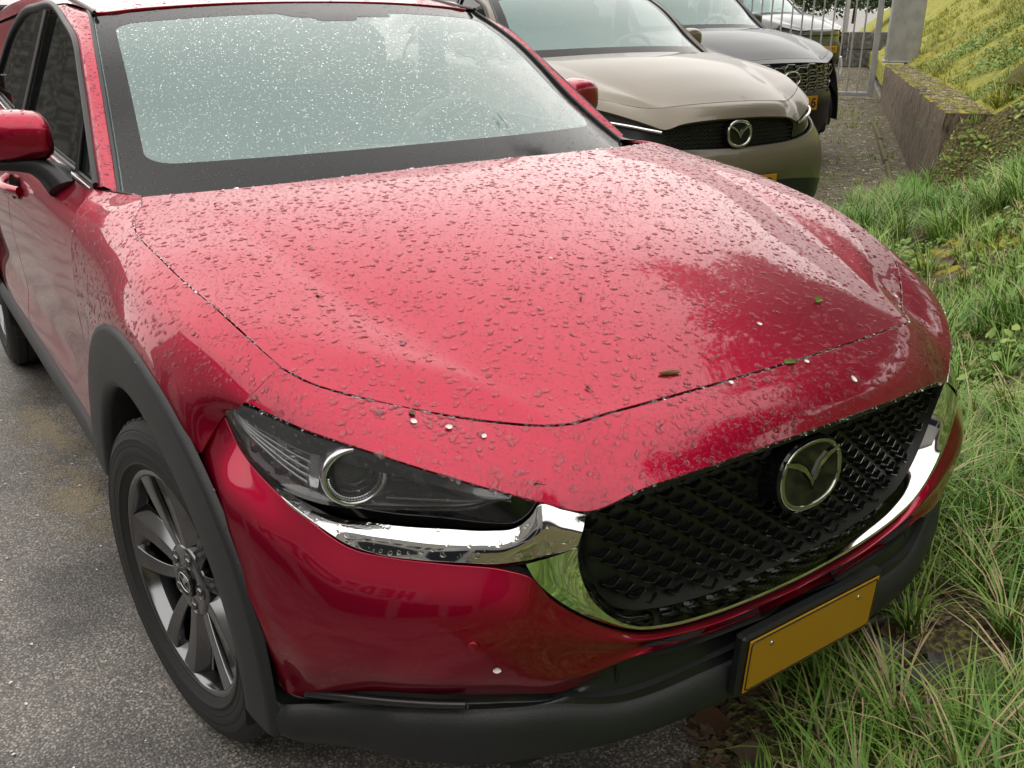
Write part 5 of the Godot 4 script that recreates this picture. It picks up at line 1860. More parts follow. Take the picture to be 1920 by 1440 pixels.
func grass() -> void:
	var kinds := []
	for k in 4: kinds.append(blade_clump(100 + k, 12, .05, .135, .0026, .06, .95))
	for k in 3: kinds.append(blade_clump(120 + k, 12, .12, .30, .0032, .07, 1.0))
	for k in 2: kinds.append(blade_clump(140 + k, 12, .03, .07, .0017, .06, .8))
	var where := []; var tint := []
	for k in kinds: where.append([]); tint.append([])
	rng.seed = 99
	for i in 34000:
		# denser near the camera, thinner far along the bank
		var s := -3.0 + 10.1 * pow(rng.randf(), 1.25)
		var n := bank_edge(s) + 0.05 + 4.2 * pow(rng.randf(), 1.5)
		var patchy := soft.get_noise_2d(s * 75.0, n * 75.0 + 300.0) + 0.5 * soft.get_noise_2d(s * 240.0, n * 240.0)
		var bare := smoothstep(0.26, 0.03, n - bank_edge(s)) * smoothstep(2.5, 0.5, s)
		if patchy < -0.06 + 0.30 * bare: continue
		if s > 2.5 and rng.randf() < 0.25: continue
		var tall := soft.get_noise_2d(s * 50.0 + 90.0, n * 50.0)
		var near_wall := smoothstep(2.0, 3.5, s) * smoothstep(5.5, 4.0, s) * smoothstep(2.1, 1.3, n)
		var k := rng.randi() % 4
		if tall + near_wall * 0.6 + rng.randf() * 0.25 > 0.46: k = 4 + rng.randi() % 3
		elif rng.randf() < 0.40: k = 7 + rng.randi() % 2
		var sc := rng.randf_range(.7, 1.25) * (1.0 - .35 * smoothstep(4.0, 6.0, s))
		where[k].append(seat(on_bank(s, n) - Vector3(0, .012, 0), (Vector3.UP * 1.5 + bank_normal(s, n)), rng.randf() * TAU, sc, rng.randf_range(.8, 1.2)))
		var dry := clampf(0.5 + 0.9 * soft.get_noise_2d(s * 40.0, n * 40.0 + 800.0) + rng.randf_range(-.35, .35), 0, 1)
		var c := Color(.10, .25, .032).lerp(Color(.27, .37, .065), dry)
		if rng.randf() < .10: c = Color(.46, .37, .20)
		c *= rng.randf_range(.75, 1.25)
		tint[k].append(Color(c.r, c.g, c.b))
	for i in 3800:   # sparse tufts down to the bumper
		var s := rng.randf_range(-1.1, 1.9); var n := rng.randf_range(.66, 1.75)
		if soft.get_noise_2d(s * 130.0 + 40.0, n * 130.0) + .5 * soft.get_noise_2d(s * 420.0, n * 420.0) < rng.randf_range(-.1, .16): continue
		var k := rng.randi() % 4 if rng.randf() < .72 else 4 + rng.randi() % 3
		where[k].append(seat(on_bank(s, n) - Vector3(0, .008, 0), Vector3.UP + bank_normal(s, n), rng.randf() * TAU, rng.randf_range(.6, 1.15)))
		var c := Color(.10, .255, .034).lerp(Color(.25, .36, .065), rng.randf()) * rng.randf_range(.8, 1.2)
		if rng.randf() < .14: c = Color(.46, .36, .20)
		tint[k].append(Color(c.r, c.g, c.b))
	# thin cover on the mossy slope and between the stones
	for i in 15000:
		var s := rng.randf_range(5.35, 22.0)
		var n := 1.74 + 5.0 * pow(rng.randf(), 1.3)
		var lush := soft.get_noise_2d(s * 45.0, n * 130.0)
		if lush + rng.randf_range(-.45, .45) < -0.02: continue
		var k := 7 + rng.randi() % 2 if lush < .25 else rng.randi() % 4
		where[k].append(seat(on_bank(s, n) - Vector3(0, .01, 0), bank_normal(s, n) + Vector3.UP, rng.randf() * TAU, rng.randf_range(.8, 1.6)))
		var c := Color(.17, .24, .03).lerp(Color(.40, .35, .045), rng.randf()) * rng.randf_range(.8, 1.2)
		tint[k].append(Color(c.r, c.g, c.b))
	for i in 900:   # tufts in the gravel strip
		var s := rng.randf_range(5.2, 13.5); var n := rng.randf_range(0.0, 1.33)
		if soft.get_noise_2d(s * 90.0, n * 90.0 + 55.0) < 0.12: continue
		var k := rng.randi() % 2 + 7
		where[k].append(seat(P(s, n, .0), Vector3.UP, rng.randf() * TAU, rng.randf_range(.7, 1.3)))
		var c := Color(.16, .25, .04).lerp(Color(.24, .25, .05), rng.randf())
		tint[k].append(c)
	for i in 420:   # long fresh grass at the end of the wall
		var s := rng.randf_range(4.0, 6.7); var n := rng.randf_range(.9, 1.37)
		if n < bank_edge(s) + .12: continue
		var k := 4 + rng.randi() % 3
		where[k].append(seat(P(s, n, maxf(bank_height(s, n), 0.0) - .01), Vector3.UP, rng.randf() * TAU, rng.randf_range(.5, .95)))
		var c := Color(.12, .30, .03).lerp(Color(.24, .40, .06), rng.randf())
		if n < 1.2 and rng.randf() < .4: c = Color(.38, .30, .17)
		tint[k].append(c)
	for k in kinds.size():
		var o := copies("grass", kinds[k], where[k], self, tint[k])
		tag(o, ["short green grass growing over the bank beside the red car", "long fresh grass arching over the bank", "low thin grass between moss and stones"][0 if k < 4 else (1 if k < 7 else 2)], "grass", "grass on the bank", "stuff")
	# low broad-leaved cover
	var weeds := [leaf_clump(7, 9, .012, .05, mats.leaf), leaf_clump(8, 7, .017, .06, mats.leaf), leaf_clump(9, 10, .009, .05, mats.leaf)]
	var ww := [[], [], []]; var wt := [[], [], []]
	for i in 26000:
		var s := -2.0 + 14.0 * pow(rng.randf(), 1.3)
		var n := bank_edge(s) + 0.15 + 4.5 * pow(rng.randf(), 1.2)
		if s > 5.2 and n < 1.80: continue
		if soft.get_noise_2d(s * 65.0 + 700.0, n * 65.0) < -0.02: continue
		var k := rng.randi() % 3
		ww[k].append(seat(on_bank(s, n), bank_normal(s, n), rng.randf() * TAU, rng.randf_range(.7, 1.4)))
		var c := Color(.14, .28, .05).lerp(Color(.30, .36, .08), rng.randf()) * rng.randf_range(.8, 1.2)
		wt[k].append(Color(c.r, c.g, c.b))
	for k in 3: tag(copies("ground_cover", weeds[k], ww[k], self, wt[k]), "small broad leaved weeds covering the bank", "ground cover", "weeds on the bank", "stuff")
	# litter of leaf scraps and grit on the gravel and on the wall top
	var bit := leaf_clump(31, 5, .010, .025, mats.scrap)
	var bw := []; var bt := []
	for i in 16000:
		var s := rng.randf_range(4.6, 22.0); var n := rng.randf_range(-.5, 1.38)
		var p := P(s, n, .008)
		if rng.randf() < .30 and s > 5.35 and s < 14.1: p = P(s, rng.randf_range(1.42, 1.76), wall_top(s) + .008)
		bw.append(seat(p, Vector3.UP, rng.randf() * TAU, rng.randf_range(.5, 1.3), .25))
		var f := rng.randf()
		var c := Color(.06, .045, .03).lerp(Color(.22, .16, .09), rng.randf())
		if f < .16: c = Color(.60, .54, .46)
		elif f < .38: c = Color(.20, .19, .035)
		bt.append(c)
	for i in 5000:   # brown litter on the bare soil under the bumper and between the grass
		var s := -3.0 + 8.0 * rng.randf(); var n := bank_edge(s) + 2.2 * pow(rng.randf(), 2.2)
		bw.append(seat(on_bank(s, n) + Vector3(0, .006, 0), bank_normal(s, n), rng.randf() * TAU, rng.randf_range(.5, 1.4), .3))
		bt.append(Color(.05, .034, .022).lerp(Color(.17, .115, .07), rng.randf()))
	tag(copies("leaf_litter", bit, bw, self, bt), "small scraps of leaves and grit on the ground", "leaf litter", "", "stuff")
	# cushions of moss along the top of the wall and on the soil
	var cm := MB.new()
	cm.lathe([Vector2(1.0, 0), Vector2(.93, .22), Vector2(.7, .40), Vector2(.35, .5), Vector2(0, .53)], Transform3D(Basis(Vector3.RIGHT, -PI / 2), Vector3.ZERO), 9)
	var cmesh := cm.mesh()
	cmesh.surface_set_material(0, mats.moss_tint)
	var mw := []; var mt := []
	for i in 8000:
		var s := rng.randf_range(5.35, 14.1); var n := rng.randf_range(1.42, 1.78)
		if rng.randf() < .55: 
			s = 2.6 + 11.4 * rng.randf(); n = bank_edge(s) + .25 + 3.0 * rng.randf()
			if s > 5.2 and n < 1.80: continue
			if soft.get_noise_2d(s * 75.0 + 60.0, n * 75.0) < .06: continue
			mw.append(seat(on_bank(s, n), bank_normal(s, n), rng.randf() * TAU, rng.randf_range(.012, .045), .6))
		elif soft.get_noise_2d(s * 130.0, n * 200.0) > -.20:
			mw.append(seat(P(s, n, wall_top(s) - .003), Vector3.UP, rng.randf() * TAU, rng.randf_range(.010, .035), .7))
		else: continue
		var c := Color(.17, .155, .022).lerp(Color(.38, .31, .035), rng.randf())
		mt.append(c)
	tag(copies("moss_cushions", cmesh, mw, self, mt), "yellow green cushions of moss on the wall top and the soil", "moss", "", "stuff")

func fallen_leaf_mesh(sd: int, m: Material) -> ArrayMesh:
	var r := RandomNumberGenerator.new()
	r.seed = sd
	var g := []
	var curl := r.randf_range(.5, 2.2); var bend := r.randf_range(-.5, .9)
	for i in 11:
		var t := i / 10.0
		var w := 0.34 * pow(sin(PI * clampf(t * .97 + .015, 0, 1)), .75) * (1.0 - .25 * t) + 0.004
		var row := PackedVector3Array()
		for j in 7:
			var u := (j - 3) / 3.0
			var edge := 1.0 + (0.10 * sin(i * 2.1 + sd) if absf(u) > .9 else 0.0)
			row.append(Vector3(u * w * edge, absf(u) * absf(u) * w * .45 * curl + .06 * sin(t * 7.0 + u * 2.0) + bend * .35 * (t - .5) * (t - .5), t - .5))
		g.append(row)
	var mb := MB.new()
	mb.grid(g, Vector3(0, -5, 0))
	mb.tube(PackedVector3Array([Vector3(0, .02, .5), Vector3(.02, .05, .62), Vector3(.05, .06, .74)]), .012, 5)
	var am := mb.mesh()
	am.surface_set_material(0, m)
	return am

func fallen_leaves() -> void:
	var pool := []
	var look := [["dead_leaf", "curled brown dead leaf lying in the grass"], ["grey_leaf", "grey weathered dead leaf lying in the grass"], ["tan_leaf", "pale tan dead leaf lying in the grass"]]
	for k in 3:
		for v in 3: pool.append([fallen_leaf_mesh(200 + k * 10 + v, mats[look[k][0]]), look[k][1], k])
	rng.seed = 314
	for i in 210:
		var s := -1.2 + 5.2 * pow(rng.randf(), 1.6)
		var n := bank_edge(s) + 0.05 + 1.6 * pow(rng.randf(), 1.3)
		if i < 80:
			s = rng.randf_range(-.9, .8); n = bank_edge(s) + rng.randf_range(0.0, .55)
		var q = pool[rng.randi() % pool.size()]
		var o := shared("fallen_leaf", q[0], seat(on_bank(s, n) + Vector3(0, .008, 0), bank_normal(s, n) + Vector3(rng.randf_range(-.35, .35), 0, rng.randf_range(-.35, .35)), rng.randf() * TAU, rng.randf_range(.05, .105)))
		var place := " under the bumper" if n < .78 and s < .5 else (" just past the bumper's far corner" if n < 1.0 and s < 1.2 else (" in the lower right corner" if s < .4 else (" on the bank beside the bonnet" if s < 2.2 else " farther along the bank")))
		tag(o, q[1].replace(" lying in the grass", "") + place, "leaf", ["brown leaves on the bank", "grey leaves on the bank", "tan leaves on the bank"][q[2]])

func petal_mesh(sd: int, m: Material) -> ArrayMesh:
	var g := []
	for i in 6:
		var t := i / 5.0
		var w := .42 * pow(sin(PI * clampf(t * .9 + .06, 0, 1)), .7)
		var row := PackedVector3Array()
		for j in 5:
			var u := (j - 2) / 2.0
			row.append(Vector3(u * w, .06 + u * u * .16 + .10 * sin(t * 3.0 + sd), t - .5))
		g.append(row)
	var mb := MB.new()
	mb.grid(g, Vector3(0, -5, 0))
	var am := mb.mesh()
	am.surface_set_material(0, m)
	return am

func petals_on_asphalt() -> void:
	var ms := [petal_mesh(1, mats.petal), petal_mesh(2, mats.petal), petal_mesh(4, mats.petal)]
	rng.seed = 2718
	for i in 130:
		var x := -1.55 + .85 * rng.randf(); var z := rng.randf_range(-1.6, .75)
		if i > 70: x = rng.randf_range(-2.2, -.75); z = rng.randf_range(-3.2, 0.9)
		if x > -.93 and z > -.4 and z < .42: continue
		var o := shared("fallen_petal", ms[i % 3], seat(Vector3(x, .002, z), Vector3.UP, rng.randf() * TAU, rng.randf_range(.004, .0095)))
		tag(o, "tiny white petal on the asphalt " + ("in the lower left corner" if z > .1 else ("beside the front wheel" if z > -.6 else ("beside the tan silt patch" if x > -1.1 else "at the left edge, level with the doors"))), "petal", "petals on the asphalt")

func tree(called: String, label: String, at: Vector3, h: float, sd: int, leaves: int, tint: Color) -> void:
	var r := RandomNumberGenerator.new()
	r.seed = sd
	var o := base(called, at)
	tag(o, label, "tree", "trees on top of the bank")
	var tb := MB.new()
	var tips := []
	var todo := [[Vector3(0, -.3, 0), Vector3(r.randf_range(-.12, .12), 1, r.randf_range(-.12, .12)).normalized(), h * .42, h * .020, 0]]
	while todo.size():
		var q = todo.pop_back()
		var p: Vector3 = q[0]; var d: Vector3 = q[1]; var l: float = q[2]; var w: float = q[3]
		var path := PackedVector3Array([p]); var rad := [w]
		var seg := 5 if q[4] < 2 else 3
		for k in seg:
			d = (d + Vector3(r.randf_range(-.22, .22), .05, r.randf_range(-.22, .22))).normalized()
			p += d * l / seg
			path.append(p); rad.append(w * (1.0 - .5 * (k + 1) / seg))
		tb.tube(path, rad, 9 if q[4] == 0 else (6 if q[4] == 1 else 4), Vector2.ONE, Vector3.UP, false)
		if q[4] >= 2:
			for k in path.size(): tips.append(path[k])
		if q[4] < 4:
			for k in (5 if q[4] == 0 else 4):
				var a := r.randf() * TAU
				var side := Vector3(cos(a), 0, sin(a))
				var up: float = r.randf_range(.15, .95)
				var from := path[path.size() - 1 - (r.randi() % 2 if q[4] == 0 else r.randi() % (path.size() - 1))]
				todo.append([from, (d * up + side * .9).normalized(), l * r.randf_range(.5, .72), w * .5, q[4] + 1])
	obj("trunk", tb, mats.bark, o)
	var lm := leaf_clump(sd + 5, 8, .06, .24, mats.leaf)
	var ws := []; var ts := []
	for i in leaves:
		var p: Vector3 = tips[r.randi() % tips.size()] + Vector3(r.randf_range(-.35, .35), r.randf_range(-.35, .3), r.randf_range(-.35, .35))
		ws.append(Transform3D(Basis.from_euler(Vector3(r.randf() * 6, r.randf() * 6, r.randf() * 6)) * r.randf_range(.6, 1.3), p))
		var c := tint * r.randf_range(.6, 1.4)
		ts.append(Color(c.r, c.g, c.b))
	copies("crown", lm, ws, o, ts)

func trees() -> void:
	var spots := [[1.2, 6.3, 6.6, 4200], [3.4, 5.8, 7.2, 4600], [5.8, 5.4, 7.4, 4600], [8.4, 5.2, 7.0, 4200], [11.0, 5.4, 6.2, 3600], [-1.4, 6.8, 6.0, 3000]]
	for i in spots.size():
		var q = spots[i]
		tree("bank_tree", "tree in young leaf on the bank, " + ["beside the red bonnet", "beyond the red car", "above the wall end", "above the near half of the wall", "above the far half of the wall", "behind the camera"][i], on_bank(q[0], q[1]), q[2], 500 + i, q[3], Color(.075, .11, .03))
	# hedge of shrubs far behind the gate
	for i in 5:
		var o := base("far_shrub", P(33.0 + i * 1.2, -6.0 + i * 2.4, .9 + .15 * i))
		tag(o, ["dark shrub far behind the gate, nearest the pale post", "dark shrub far behind the slate car", "rounded dark shrub on the far slope", "low dark shrub on the far slope", "tallest dark shrub on the far slope"][i], "shrub", "shrubs on the far slope")
		var lm := leaf_clump(70 + i, 8, .09, .28, mats.leaf)
		var ws := []; var ts := []
		for k in 420:
			var p := Vector3(rng.randfn(0, .9), absf(rng.randfn(0, .8)), rng.randfn(0, .9))
			ws.append(Transform3D(Basis.from_euler(Vector3(rng.randf() * 6, rng.randf() * 6, 0)), p))
			var c := Color(.045, .075, .025) * rng.randf_range(.6, 1.5)
			ts.append(Color(c.r, c.g, c.b))
		copies("foliage", lm, ws, o, ts)
		var sb := MB.new()
		sb.tube(PackedVector3Array([Vector3(0, -.6, 0), Vector3(.05, .3, 0), Vector3(0, 1.1, .1)]), .06, 6)
		obj("stem", sb, mats.bark, o)

func buildings() -> void:
	# the showroom across the yard: seen only mirrored in the paint
	var b := base("showroom_building", Vector3(-8.2, 0, 2.0))
	tag(b, "pale showroom building across the yard with dark lettering, mirrored in the red paint", "building")
	var wb := MB.new()
	wb.box(Vector3(-3, 3.5, 0), Vector3(6.0, 7.0, 20.0), Basis(), .03)
	obj("wall", wb, mats.render_wall, b)
	wb = MB.new()
	wb.box(Vector3(-2.95, 7.08, 0), Vector3(6.3, .16, 20.3), Basis(), .02)
	obj("roof", wb, mats.galvanised, b)
	for k in 6:
		var gb := MB.new()
		gb.box(Vector3(.012, 1.15, -7.5 + k * 3.0), Vector3(.06, 2.1, 2.4), Basis(), .01)
		var w := obj("window", gb, mats.dark_glass, b)
		var fb := MB.new()
		for s in [-1, 1]: fb.box(Vector3(.03, 1.15, -7.5 + k * 3.0 + s * 1.22), Vector3(.08, 2.2, .06), Basis(), .008)
		fb.box(Vector3(.03, 2.23, -7.5 + k * 3.0), Vector3(.08, .06, 2.5), Basis(), .008)
		obj("frame", fb, mats.galvanised, w)
	var sg := MB.new()
	sg.box(Vector3(.03, 3.35, 1.5), Vector3(.06, 1.7, 6.4), Basis(), .02)
	obj("sign_board", sg, mats.sign_white, b)
	lettering("sign_letters", "HEDIN", 1.1, .08, mats.plate_black, Transform3D(Basis(Vector3.UP, PI / 2), Vector3(.11, 3.35, 1.5)), b)
	# dark workshop hall behind the camera, clad in upright boards; it darkens what the bumper mirrors
	var hl := base("workshop_hall", Vector3(-1.5, 0, 12.0))
	tag(hl, "dark clad workshop hall facing the cars' noses across the yard, mirrored in the bumper", "building")
	wb = MB.new()
	wb.box(Vector3(0, 2.7, 2.5), Vector3(19.0, 5.4, 5.0), Basis(), .03)
	obj("wall", wb, mats.dark_cladding, hl)
	for k in 38:
		var vb := MB.new()
		vb.box(Vector3(-9.25 + k * .5, 3.2, -.02), Vector3(.40, 4.2, .05), Basis(), .012)
		obj("cladding_board", vb, mats.dark_cladding, hl)
	wb = MB.new()
	wb.box(Vector3(0, 5.46, 2.4), Vector3(19.4, .14, 5.5), Basis(), .02)
	obj("roof", wb, mats.galvanised, hl)
	# grey shed whose corner shows behind the car's roof
	var c := base("grey_shed", Vector3(-3.4, 0, -17.0))
	tag(c, "grey metal shed behind the red car, a sliver at the picture's top left corner", "building")
	wb = MB.new()
	wb.box(Vector3(0, 2.0, 0), Vector3(7.0, 4.0, 6.0), Basis(), .03)
	obj("wall", wb, mats.grey_concrete, c)
	wb = MB.new()
	wb.box(Vector3(3.60, 2.0, 3.1), Vector3(.18, 4.0, .18), Basis(), .02)
	obj("corner_post", wb, mats.render_wall, c)
	wb = MB.new()
	wb.box(Vector3(0, 4.06, 0), Vector3(7.5, .12, 6.6), Basis(), .02)
	obj("roof", wb, mats.galvanised, c)

# ---------------------------------------------------------------- rain drops and what has fallen on the red car
func drop_mesh(sd: int, long := 1.0, tall := 0.30) -> ArrayMesh:   # a flattened, irregular bead about one unit in radius
	var r := RandomNumberGenerator.new()
	r.seed = sd
	var ph := [r.randf() * TAU, r.randf() * TAU, r.randf() * TAU]
	var am := [r.randf_range(.05, .22), r.randf_range(.03, .14), r.randf_range(.02, .08)]
	var g := []
	for i in 6:
		var t := i / 5.0
		var row := PackedVector3Array()
		for k in 15:
			var a := TAU * k / 14.0
			var w: float = 1.0 + am[0] * sin(2 * a + ph[0]) + am[1] * sin(3 * a + ph[1]) + am[2] * sin(5 * a + ph[2])
			var rad := cos(t * PI * 0.5) if i < 5 else 0.02
			row.append(Vector3(cos(a) * w * rad * long, tall * sin(t * PI * 0.5), sin(a) * w * rad))
		g.append(row)
	# the bead reaches a little into what it stands on, so that no film of air lies under it
	var base_row := PackedVector3Array(); var foot := PackedVector3Array()
	for p in g[0]:
		foot.append(p + Vector3(0, -0.22, 0)); base_row.append(p * Vector3(.02, 0, .02) + Vector3(0, -0.22, 0))
	var mb := MB.new()
	mb.grid(g, Vector3(0, -.3, 0), true)
	mb.grid([foot, g[0]], Vector3(0, -.1, 0), true)
	mb.grid([base_row, foot], Vector3(0, 2, 0), true)
	var m := mb.mesh()
	m.surface_set_material(0, mats.water)
	return m

func scatter(g: Array, inside, count: int, r0: float, r1: float, power: float, into: Array, keep: Callable) -> void:
	var nn := MB.grid_normals(g, inside)
	var cum := PackedFloat32Array()
	var total := 0.0
	var cols: int = g[0].size() - 1
	for i in g.size() - 1:
		for j in cols:
			total += (g[i][j + 1] - g[i][j]).cross(g[i + 1][j] - g[i][j]).length()
			cum.append(total)
	for q in count:
		var k := cum.bsearch(rng.randf() * total)
		k = mini(k, cum.size() - 1)
		var i := k / cols; var j := k % cols
		var u := rng.randf(); var v := rng.randf()
		var p: Vector3 = g[i][j].lerp(g[i][j + 1], u).lerp(g[i + 1][j].lerp(g[i + 1][j + 1], u), v)
		if not keep.call(p): continue
		var n: Vector3 = nn[i][j].lerp(nn[i + 1][j + 1], (u + v) * .5).normalized()
		var r := r0 + (r1 - r0) * pow(rng.randf(), power)
		into[rng.randi() % into.size()].append(seat(p, n, rng.randf_range(-.5, .5) if rng.randf() < .6 else rng.randf() * TAU, r, rng.randf_range(.75, 1.15)))

func rain() -> void:
	var kinds := []
	var round_kinds := []
	for k in 5: round_kinds.append(drop_mesh(31 + k, [1.0, 1.0, 1.0, 1.1, 1.15][k], .45))
	for k in 5: kinds.append(drop_mesh(11 + k, [1.0, 1.0, 1.1, 1.25, 1.5][k]))
	var all := func(_p): return true
	rng.seed = 1618
	var sets := []
	for s in 2:
		var a := []
		for k in kinds: a.append([])
		sets.append(a)
	var body: Array = sets[0]; var screen: Array = sets[1]
	scatter(hood_grid, CENTRE, 10500, .0010, .0054, 3.6, body, all)
	scatter(hood_grid, CENTRE, 30000, .0005, .0016, 1.3, body, all)
	scatter(nose_grid, CENTRE, 2400, .0011, .0056, 3.0, body, all)
	scatter(nose_grid, CENTRE, 9000, .0005, .0016, 1.2, body, all)
	for s in [-1, 1]:
		var f: Array = flipped(fender_grid) if s < 0 else fender_grid
		scatter(f, CENTRE, 2300 if s < 0 else 1600, .0010, .0042, 2.4, body, func(p): return p.y > .80 + .08 * rng.randf())
		scatter(f, CENTRE, 3500 if s < 0 else 1500, .0005, .0014, 1.2, body, func(p): return p.y > .70 + .2 * rng.randf())
		var pg: Array = flipped(pillar_grid) if s < 0 else pillar_grid
		scatter(pg, CENTRE, 900, .0008, .0036, 2.0, body, all)
		var mg: Array = flipped(mirror_grid) if s < 0 else mirror_grid
		var mc := Vector3(.89 * s, 1.118, -.96)
		scatter(mg, mc, 900, .0007, .0034, 2.0, body, func(p): return p.y > 1.11)
		var lg: Array = flipped(lens_grid) if s < 0 else lens_grid
		scatter(lg, Vector3(0, .7, -1), 260, .0008, .0030, 1.6, body, func(p): return rng.randf() < smoothstep(.70, .84, p.y))
		var wg: Array = flipped(wing_grid) if s < 0 else wing_grid
		scatter(wg, CENTRE, 150, .0010, .0050, 1.6, body, func(p): return p.y < .705 or rng.randf() < .25)
		if s < 0:
			for d in [[-.535, -1.462], [-1.468, -2.26]]:
				var dg := flipped(patch(door_rows(d[0], d[1], 5), 29, 41))
				scatter(dg, CENTRE, 1500, .0006, .0026, 2.0, body, func(p): return p.y > .86 + .12 * rng.randf())
	for s in [-1.0, 1.0]:
		scatter(arch(0.0, -80, 60, s), Vector3(0, .338, 0), 260, .0007, .0026, 2.0, body, all)
	scatter(roof_grid, CENTRE, 2500, .0012, .0050, 2.0, body, func(p): return p.z > -1.9)
	scatter(screen_grid, CENTRE, 5200, .0008, .0023, 2.0, screen, func(p): return p.y > 1.02)
	scatter(screen_grid, CENTRE, 9000, .0005, .0013, 1.2, screen, func(p): return p.y > 1.02)
	for k in kinds.size():
		tag(copies("rain_drops", kinds[k], body[k]), "clear rain drops standing on the red paint", "rain drops", "", "stuff")
		for i in screen[k].size(): screen[k][i].origin += Vector3(0, .83, .55) * 0.0005
		tag(copies("windscreen_drops", round_kinds[k], screen[k]), "fine rain drops beading on the windscreen", "rain drops", "", "stuff")

func on_car(x: float, z: float) -> Array:   # [place, normal] on the bonnet or the nose under a point
	var best := 1e9
	var out := []
	for g in [hood_grid, nose_grid]:
		for i in range(1, g.size() - 1):
			for j in range(1, g[i].size() - 1):
				var d: float = Vector2(g[i][j].x - x, g[i][j].z - z).length_squared()
				if d < best:
					best = d
					out = [g[i][j], (g[i][j + 1] - g[i][j - 1]).cross(g[i + 1][j] - g[i - 1][j]).normalized()]
	if out[1].y < 0: out[1] = -out[1]
	return [Vector3(x, out[0].y, z), out[1]]

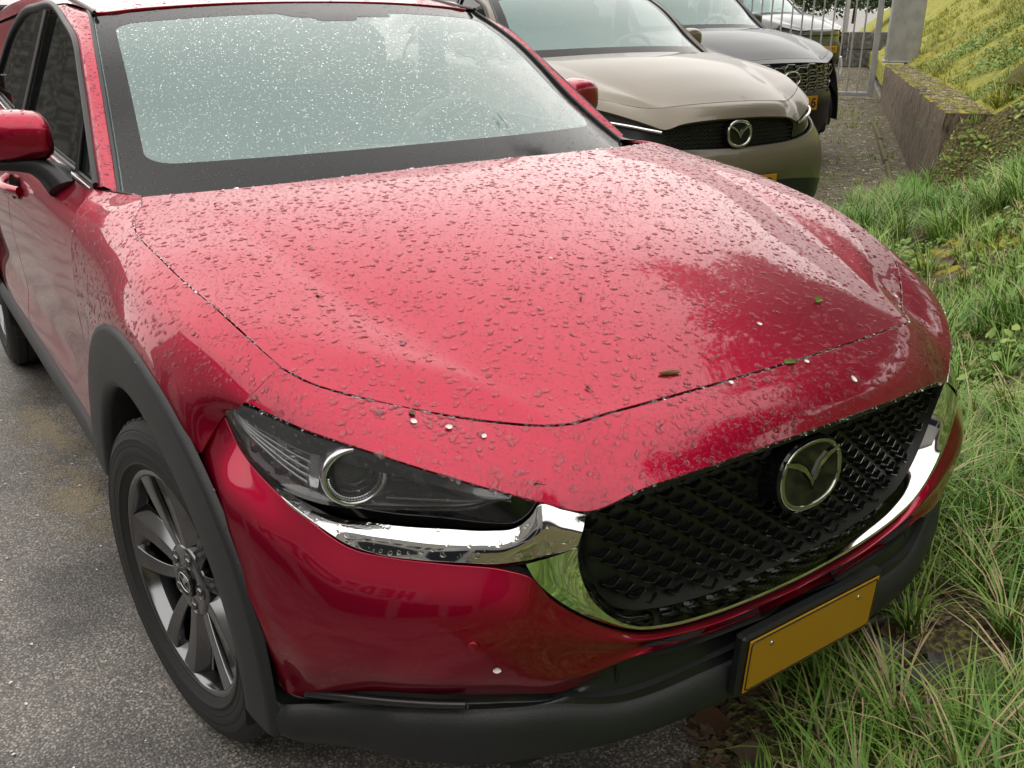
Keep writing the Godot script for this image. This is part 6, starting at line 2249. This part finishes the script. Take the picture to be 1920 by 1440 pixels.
func fallen_on_bonnet() -> void:
	var list := [
		[-.613, .585, .011, "white petal in the bonnet's front gap above the near headlight, beside a yellow bud scale", 0.4],
		[-.571, .616, .011, "white petal in the bonnet's front gap, second from the near wing", 1.3],
		[-.531, .649, .009, "white petal in the bonnet's front gap where the gap turns along the grille", 2.2],
		[.041, .659, .010, "single white petal on the middle of the bonnet near its front edge", .9],
		[.118, .809, .013, "pale pink petal on the nose panel above the badge", .2],
		[.516, .607, .011, "white petal at the far side of the bonnet, higher one of two by the gap", .7],
		[.484, .640, .011, "white petal at the bonnet's far front corner, lower one of two by the gap", 2.0],
		[-.192, .354, .008, "small white speck of blossom in the middle of the wet bonnet", .0],
		[.055, .757, .010, "white petal in the bonnet's front gap beside the pale green leaf", 1.6],
		[-.123, .752, .009, "white petal in the bonnet's front gap straight above the near end of the badge", 1.0]]
	var pm := petal_mesh(3, mats.petal)
	for q in list:
		var h := on_car(q[0], q[1])
		tag(shared("petal", pm, seat(h[0] + h[1] * .0012, h[1], q[4], q[2])), q[3], "petal")
	for q in [[.236, .628, .026, "small green leaf lying on the right side of the bonnet", 1.9, 301], [.022, .748, .024, "pale green leaf stuck in the bonnet's front gap", 1.2, 302]]:
		var h := on_car(q[0], q[1])
		tag(shared("small_leaf", fallen_leaf_mesh(q[5], mats.green_leaf), seat(h[0] + h[1] * .002, h[1], q[4], q[2])), q[3], "leaf")
	# yellow bud scale
	var hb := on_car(-.607, .570)
	tag(shared("bud_scale", petal_mesh(5, mats.tan_leaf), seat(hb[0] + hb[1] * .0015, hb[1], .1, .012)), "yellow bud scale beside the white petal in the front gap", "bud scale")
	# catkin: a short crooked spike of overlapping scales
	var hc := on_car(-.206, .697)
	var cat := base("catkin", hc[0] + hc[1] * .0026)
	tag(cat, "brown catkin lying near the front edge of the bonnet", "catkin")
	cat.transform.basis = seat(Vector3.ZERO, hc[1], 1.25, 1.0).basis
	var mb := MB.new()
	mb.tube(V([0,0,-.019, .001,.0006,-.008, 0,0,.004, -.0015,.0004,.017]), [.0016, .0028, .0029, .0014], 8)
	obj("spike", mb, mats.tan_leaf, cat)
	mb = MB.new()
	for i in 70:
		var a := i * 2.399; var t := i / 69.0
		var r := .0032 * sin(PI * clampf(t * .9 + .08, 0, 1)) + .0006
		mb.box(Vector3(cos(a) * r, sin(a) * r * .8 + .0003, lerpf(-.018, .017, t)), Vector3(.0018, .0012, .0022), Basis(Vector3(0, 0, 1), a), .0004)
	obj("scales", mb, mats.catkin, cat)
	# little brown twigs and bud husks
	for q in [[-.349, .665, 0.3, "tiny dark bud husk on the bonnet near the front gap"], [-.498, .737, 1.2, "tiny brown stalk on the nose panel above the chrome wing"], [-.623, -.225, 2.0, "tiny dark insect at the rear near corner of the bonnet"], [-.609, .247, .5, "tiny dark insect on the near side of the bonnet"], [-.225, .488, 2.6, "thin dark stalk in the middle of the bonnet"]]:
		var h := on_car(q[0], q[1])
		var o := base("husk", h[0] + h[1] * .0012)
		tag(o, q[3], "husk")
		o.transform.basis = seat(Vector3.ZERO, h[1], q[2], 1.0).basis
		var hb2 := MB.new()
		hb2.tube(V([0,0,-.0045, .0004,.001,-.001, 0,.0006,.003]), [.0006, .0019, .0008], 7)
		obj("body", hb2, mats.bark, o)
		for k in 3:
			var lb := MB.new()
			lb.tube(V([0,.0005,-.001 + k * .0015, .004 - k * .003,.0012,.001 + k * .004, .006 - k * .004,.0004,.004 + k * .005]), .00035, 4)
			obj("stalk", lb, mats.bark, o)
	# one petal stuck to the painted bumper
	var bp := shared("petal", pm, seat(Vector3(-.588, .502, .764) + Vector3(-.5, .05, .86) * .004, Vector3(-.5, .05, .86), 0.0, .012))
	tag(bp, "round white petal stuck to the front of the painted bumper", "petal")

func _ready() -> void:
	var cam := Camera3D.new()
	cam.name = "camera"
	cam.position = Vector3(-1.201, 1.413, 1.712)
	cam.rotation = Vector3(-0.384, -0.596, -0.006)
	cam.fov = 44.65
	cam.near = 0.05
	cam.far = 500.0
	add_child(cam)
	cam.make_current()
	var env := Environment.new()
	env.background_mode = Environment.BG_SKY
	var sm := ProceduralSkyMaterial.new()
	sm.sky_top_color = lin(0.86, 0.93, 1.0)
	sm.sky_horizon_color = lin(0.70, 0.75, 0.80)
	sm.sky_curve = 0.9
	sm.sky_energy_multiplier = 1.15
	sm.ground_horizon_color = Color(0.55, 0.55, 0.54)
	sm.ground_bottom_color = Color(0.25, 0.25, 0.23)
	sm.sun_angle_max = 0.0
	var sky := Sky.new()
	sky.sky_material = sm
	env.sky = sky
	env.tonemap_mode = Environment.TONE_MAPPER_LINEAR
	env.tonemap_exposure = 3.4
	env.sdfgi_enabled = true; env.ssao_enabled = true; env.ssil_enabled = true
	var we := WorldEnvironment.new()
	we.name = "sky_and_air"
	we.environment = env
	add_child(we)
	var sun := DirectionalLight3D.new()
	sun.name = "veiled_sun"
	sun.light_energy = 0.3
	sun.light_angular_distance = 150.0
	sun.light_color = Color(1.0, 0.985, 0.965)
	sun.shadow_enabled = true
	sun.rotation_degrees = Vector3(-76, -150, 0)
	add_child(sun)
	rng.seed = 4711
	make_materials()
	ground_materials()
	var mt := mat("moss_tint", Color.WHITE, 0.95)
	mt.vertex_color_use_as_albedo = true
	mat("moss_board", lin(.10, .085, .03), 0.95)
	ground()
	wall_and_gate()
	buildings()
	trees()
	red_car()
	var keep := [hood_grid, fender_grid, screen_grid, pillar_grid, roof_grid]
	beige_car()
	dark_suv()
	far_car()
	hood_grid = keep[0]; fender_grid = keep[1]; screen_grid = keep[2]; pillar_grid = keep[3]; roof_grid = keep[4]
	mossy_stump()
	grass()
	fallen_leaves()
	petals_on_asphalt()
	rain()
	fallen_on_bonnet()
